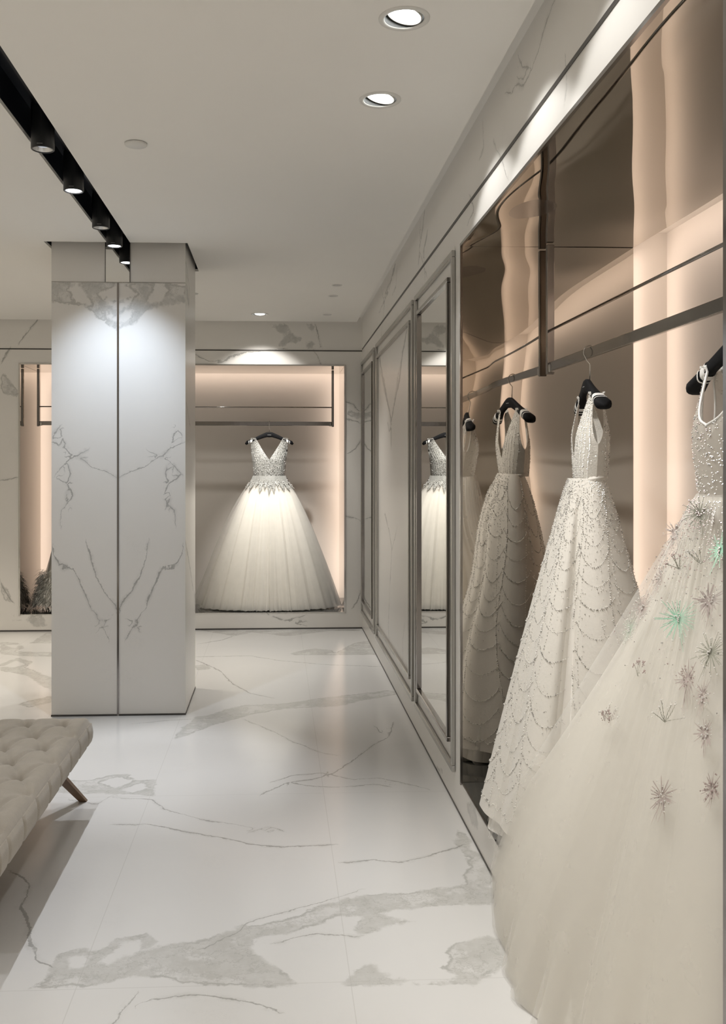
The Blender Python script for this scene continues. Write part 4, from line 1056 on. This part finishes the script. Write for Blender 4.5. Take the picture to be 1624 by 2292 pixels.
# ---------- feathered gown mostly hidden behind the column
f4 = Frame(-1.86, BYR, -1.0, 0.0)
h4, zt4 = hanger(f4, 1.700, BRZ, 'black hanger hidden behind the column in the far alcove', 0)
g4 = thing('wedding_gown', (-1.86, BYR, BZ0), 'grey feathered gown mostly hidden behind the column', 'wedding gown')
c4 = (-1.86, BYR)
Skirt(c4, (.13, .095), 1.38, hem_ell(c4, .36, .25, .20), 1.0, 10, .012, 81, ns=30).mesh().build('skirt', M['satin'], g4, smooth=True)
Skirt(c4, (.135, .10), 1.38, hem_ell(c4, .42, .28, .20), 1.35, 12, .02, 82, ns=30, ruff=.02).mesh().build('tulle_layer', M['tulle'], g4, smooth=True)
b4 = Bodice(f4, 1.37, zt4 - .056, .135, .165, .09, .105, 1.55, 1.5, 1.54, .12, .16, 0)
m = MB()
for fr_ in (True, False):
    for sg in (1, -1): m.grid(b4.strip(fr_, sg))
m.build('bodice', M['lace'], g4, smooth=True)
m = MB()
for i in range(2600):
    a = random.uniform(0, 2 * math.pi); q = random.random(); R_ = .33 + .09 * q
    b0 = Vector((c4[0] + R_ * math.cos(a), c4[1] + R_ * .66 * math.sin(a), .50 - .30 * q + random.gauss(0, .015)))
    L_ = random.uniform(.05, .11); d = Vector((math.cos(a + random.gauss(0, .7)), .8 * math.sin(a + random.gauss(0, .7)), random.uniform(-.9, .5))).normalized()
    e_ = b0 + d * L_ * .55; t_ = e_ + (d + Vector((0, 0, -1.0))).normalized() * L_ * .5
    for p in (e_, t_): p.x = max(p.x, B0 + .012); p.z = max(p.z, BZ0 + .006); p.y = max(p.y, YB + .02)
    w = Vector((-d.y, d.x, 0)).normalized() * .0035
    m.add([b0 - w, b0 + w, e_ + w * 1.6, e_ - w * 1.6, t_], [(0, 1, 2, 3), (3, 2, 4)])
m.build('feather_hem', M['feather'], g4, kind='stuff', label='fluffy grey feathers round the hem')

# ================================================================== BENCH
BX0, BX1, BY0, BY1, BSZ0, BSZ1 = -1.75, -.820, 2.80, 4.165, .285, .405
bt = thing('tufted_bench', ((BX0 + BX1) / 2, (BY0 + BY1) / 2, 0), 'beige velvet bench with button tufting and splayed wooden legs', 'bench')
SXT, SYT = .155, .170
def tuft(x, y):
    """depth of the button dimples and the diamond folds between them"""
    a = (x - BX1 + .10) / SXT; b = (y - BY1 + .085) / SYT
    best = 9
    for i in (math.floor(b), math.floor(b) + 1):
        sh = .5 if i % 2 else 0
        da = a - sh; da -= round(da)
        best = min(best, math.hypot(da * SXT, (b - i) * SYT))
    dim = .030 * math.exp(-(best / .024) ** 2) + .016 * math.exp(-(best / .06) ** 2)
    p, q = a + b * .5, a - b * .5
    fp_ = min(abs(p - round(p)), 1); fq = min(abs(q - round(q)), 1)
    fold = .011 * math.exp(-(fp_ / .055) ** 2) + .011 * math.exp(-(fq / .055) ** 2)
    return dim + fold
nx, ny = 120, 170; Pt = np.zeros((ny, nx, 3))
RB = .045
def cushion(i, j):
    a, b = j / (nx - 1), i / (ny - 1)
    x, y = BX0 + (BX1 - BX0) * a, BY0 + (BY1 - BY0) * b
    ex, ey = min(x - BX0, BX1 - x), min(y - BY0, BY1 - y); ed = min(ex, ey)
    z = BSZ1
    if ed < RB: z -= RB * .75 * (1 - math.sqrt(max(0, 1 - (1 - ed / RB) ** 2)))
    z -= tuft(x, y) * min(1, ed / .06)
    return x, y, z
for i in range(ny):
    for j in range(nx): Pt[i, j] = cushion(i, j)
m = MB(); m.grid(Pt)
per = [(i, nx - 1) for i in range(ny)] + [(ny - 1, j) for j in range(nx - 2, -1, -1)] + [(i, 0) for i in range(ny - 2, -1, -1)] + [(0, j) for j in range(1, nx - 1)]
ringz = [None, .372, .352, .330, .308, .292, .285]; rings = []
for k, z in enumerate(ringz):
    L_ = []
    for (i, j) in per:
        x, y, zz = Pt[i, j]
        if k > 0:
            zz = z - .002
            bul = .012 * math.sin(min(1, k / 6) * math.pi) - (.014 if k == 6 else 0)
            sy = (y - BY1 + .085) / (SYT); sx_ = (x - BX1 + .10) / SXT
            pl = .007 * math.exp(-(((sy - round(sy))) / .05) ** 2) if abs(x - BX0) < 1e-4 or abs(x - BX1) < 1e-4 else .007 * math.exp(-((sx_ - round(sx_)) / .05) ** 2)
            o_ = bul - pl
            if abs(x - BX1) < 1e-4: x += o_
            elif abs(x - BX0) < 1e-4: x -= o_
            if abs(y - BY1) < 1e-4: y += o_
            elif abs(y - BY0) < 1e-4: y -= o_
        L_.append((x, y, zz))
    rings.append(L_)
m.grid(np.array(rings[0:]), closed=True); m.add(rings[-1], [tuple(range(len(per)))])
m.build('cushion', M['bench'], bt, smooth=True)
bi = 0
for i in range(-9, 2):
    for j in range(-8, 2):
        y = BY1 - .085 + i * SYT; x = BX1 - .10 + (j + (.5 if i % 2 else 0)) * SXT
        if not (BX0 + .06 < x < BX1 - .06 and BY0 + .06 < y < BY1 - .05): continue
        m = MB(); m.lathe([(.011, BSZ1 - .049), (.0105, BSZ1 - .043), (.007, BSZ1 - .040), (0.0003, BSZ1 - .039)], (x, y, 0), 12); m.build('button', M['bench'], bt, smooth=True)
m = MB(); m.box(BX0 + .06, BX1 - .06, BY0 + .06, BY1 - .06, .262, .288); m.build('base_frame', M['wood'], bt)
for sx_, sy in ((1, 1), (1, -1), (-1, 1), (-1, -1)):
    xc, yc = (BX1 - .20 if sx_ > 0 else BX0 + .20), (BY1 - .10 if sy > 0 else BY0 + .16)
    xe, ye = (BX1 - .045 if sx_ > 0 else BX0 + .045), (BY1 + .085 if sy > 0 else BY0 - .02)
    m = MB(); T = []
    for (x, y, z, w) in ((xc, yc, .270, .028), (xc + (xe - xc) * .96, yc + (ye - yc) * .96, .010, .017), (xe, ye, 0.0, .016)):
        T.append([(x - w, y - w * .7, z), (x + w, y - w * .7, z), (x + w, y + w * .7, z), (x - w, y + w * .7, z)])
    m.grid(np.array(T), closed=True); m.add(T[-1], [(3, 2, 1, 0)]); m.add(T[0], [(0, 1, 2, 3)])
    m.build('leg', M['wood'], bt)
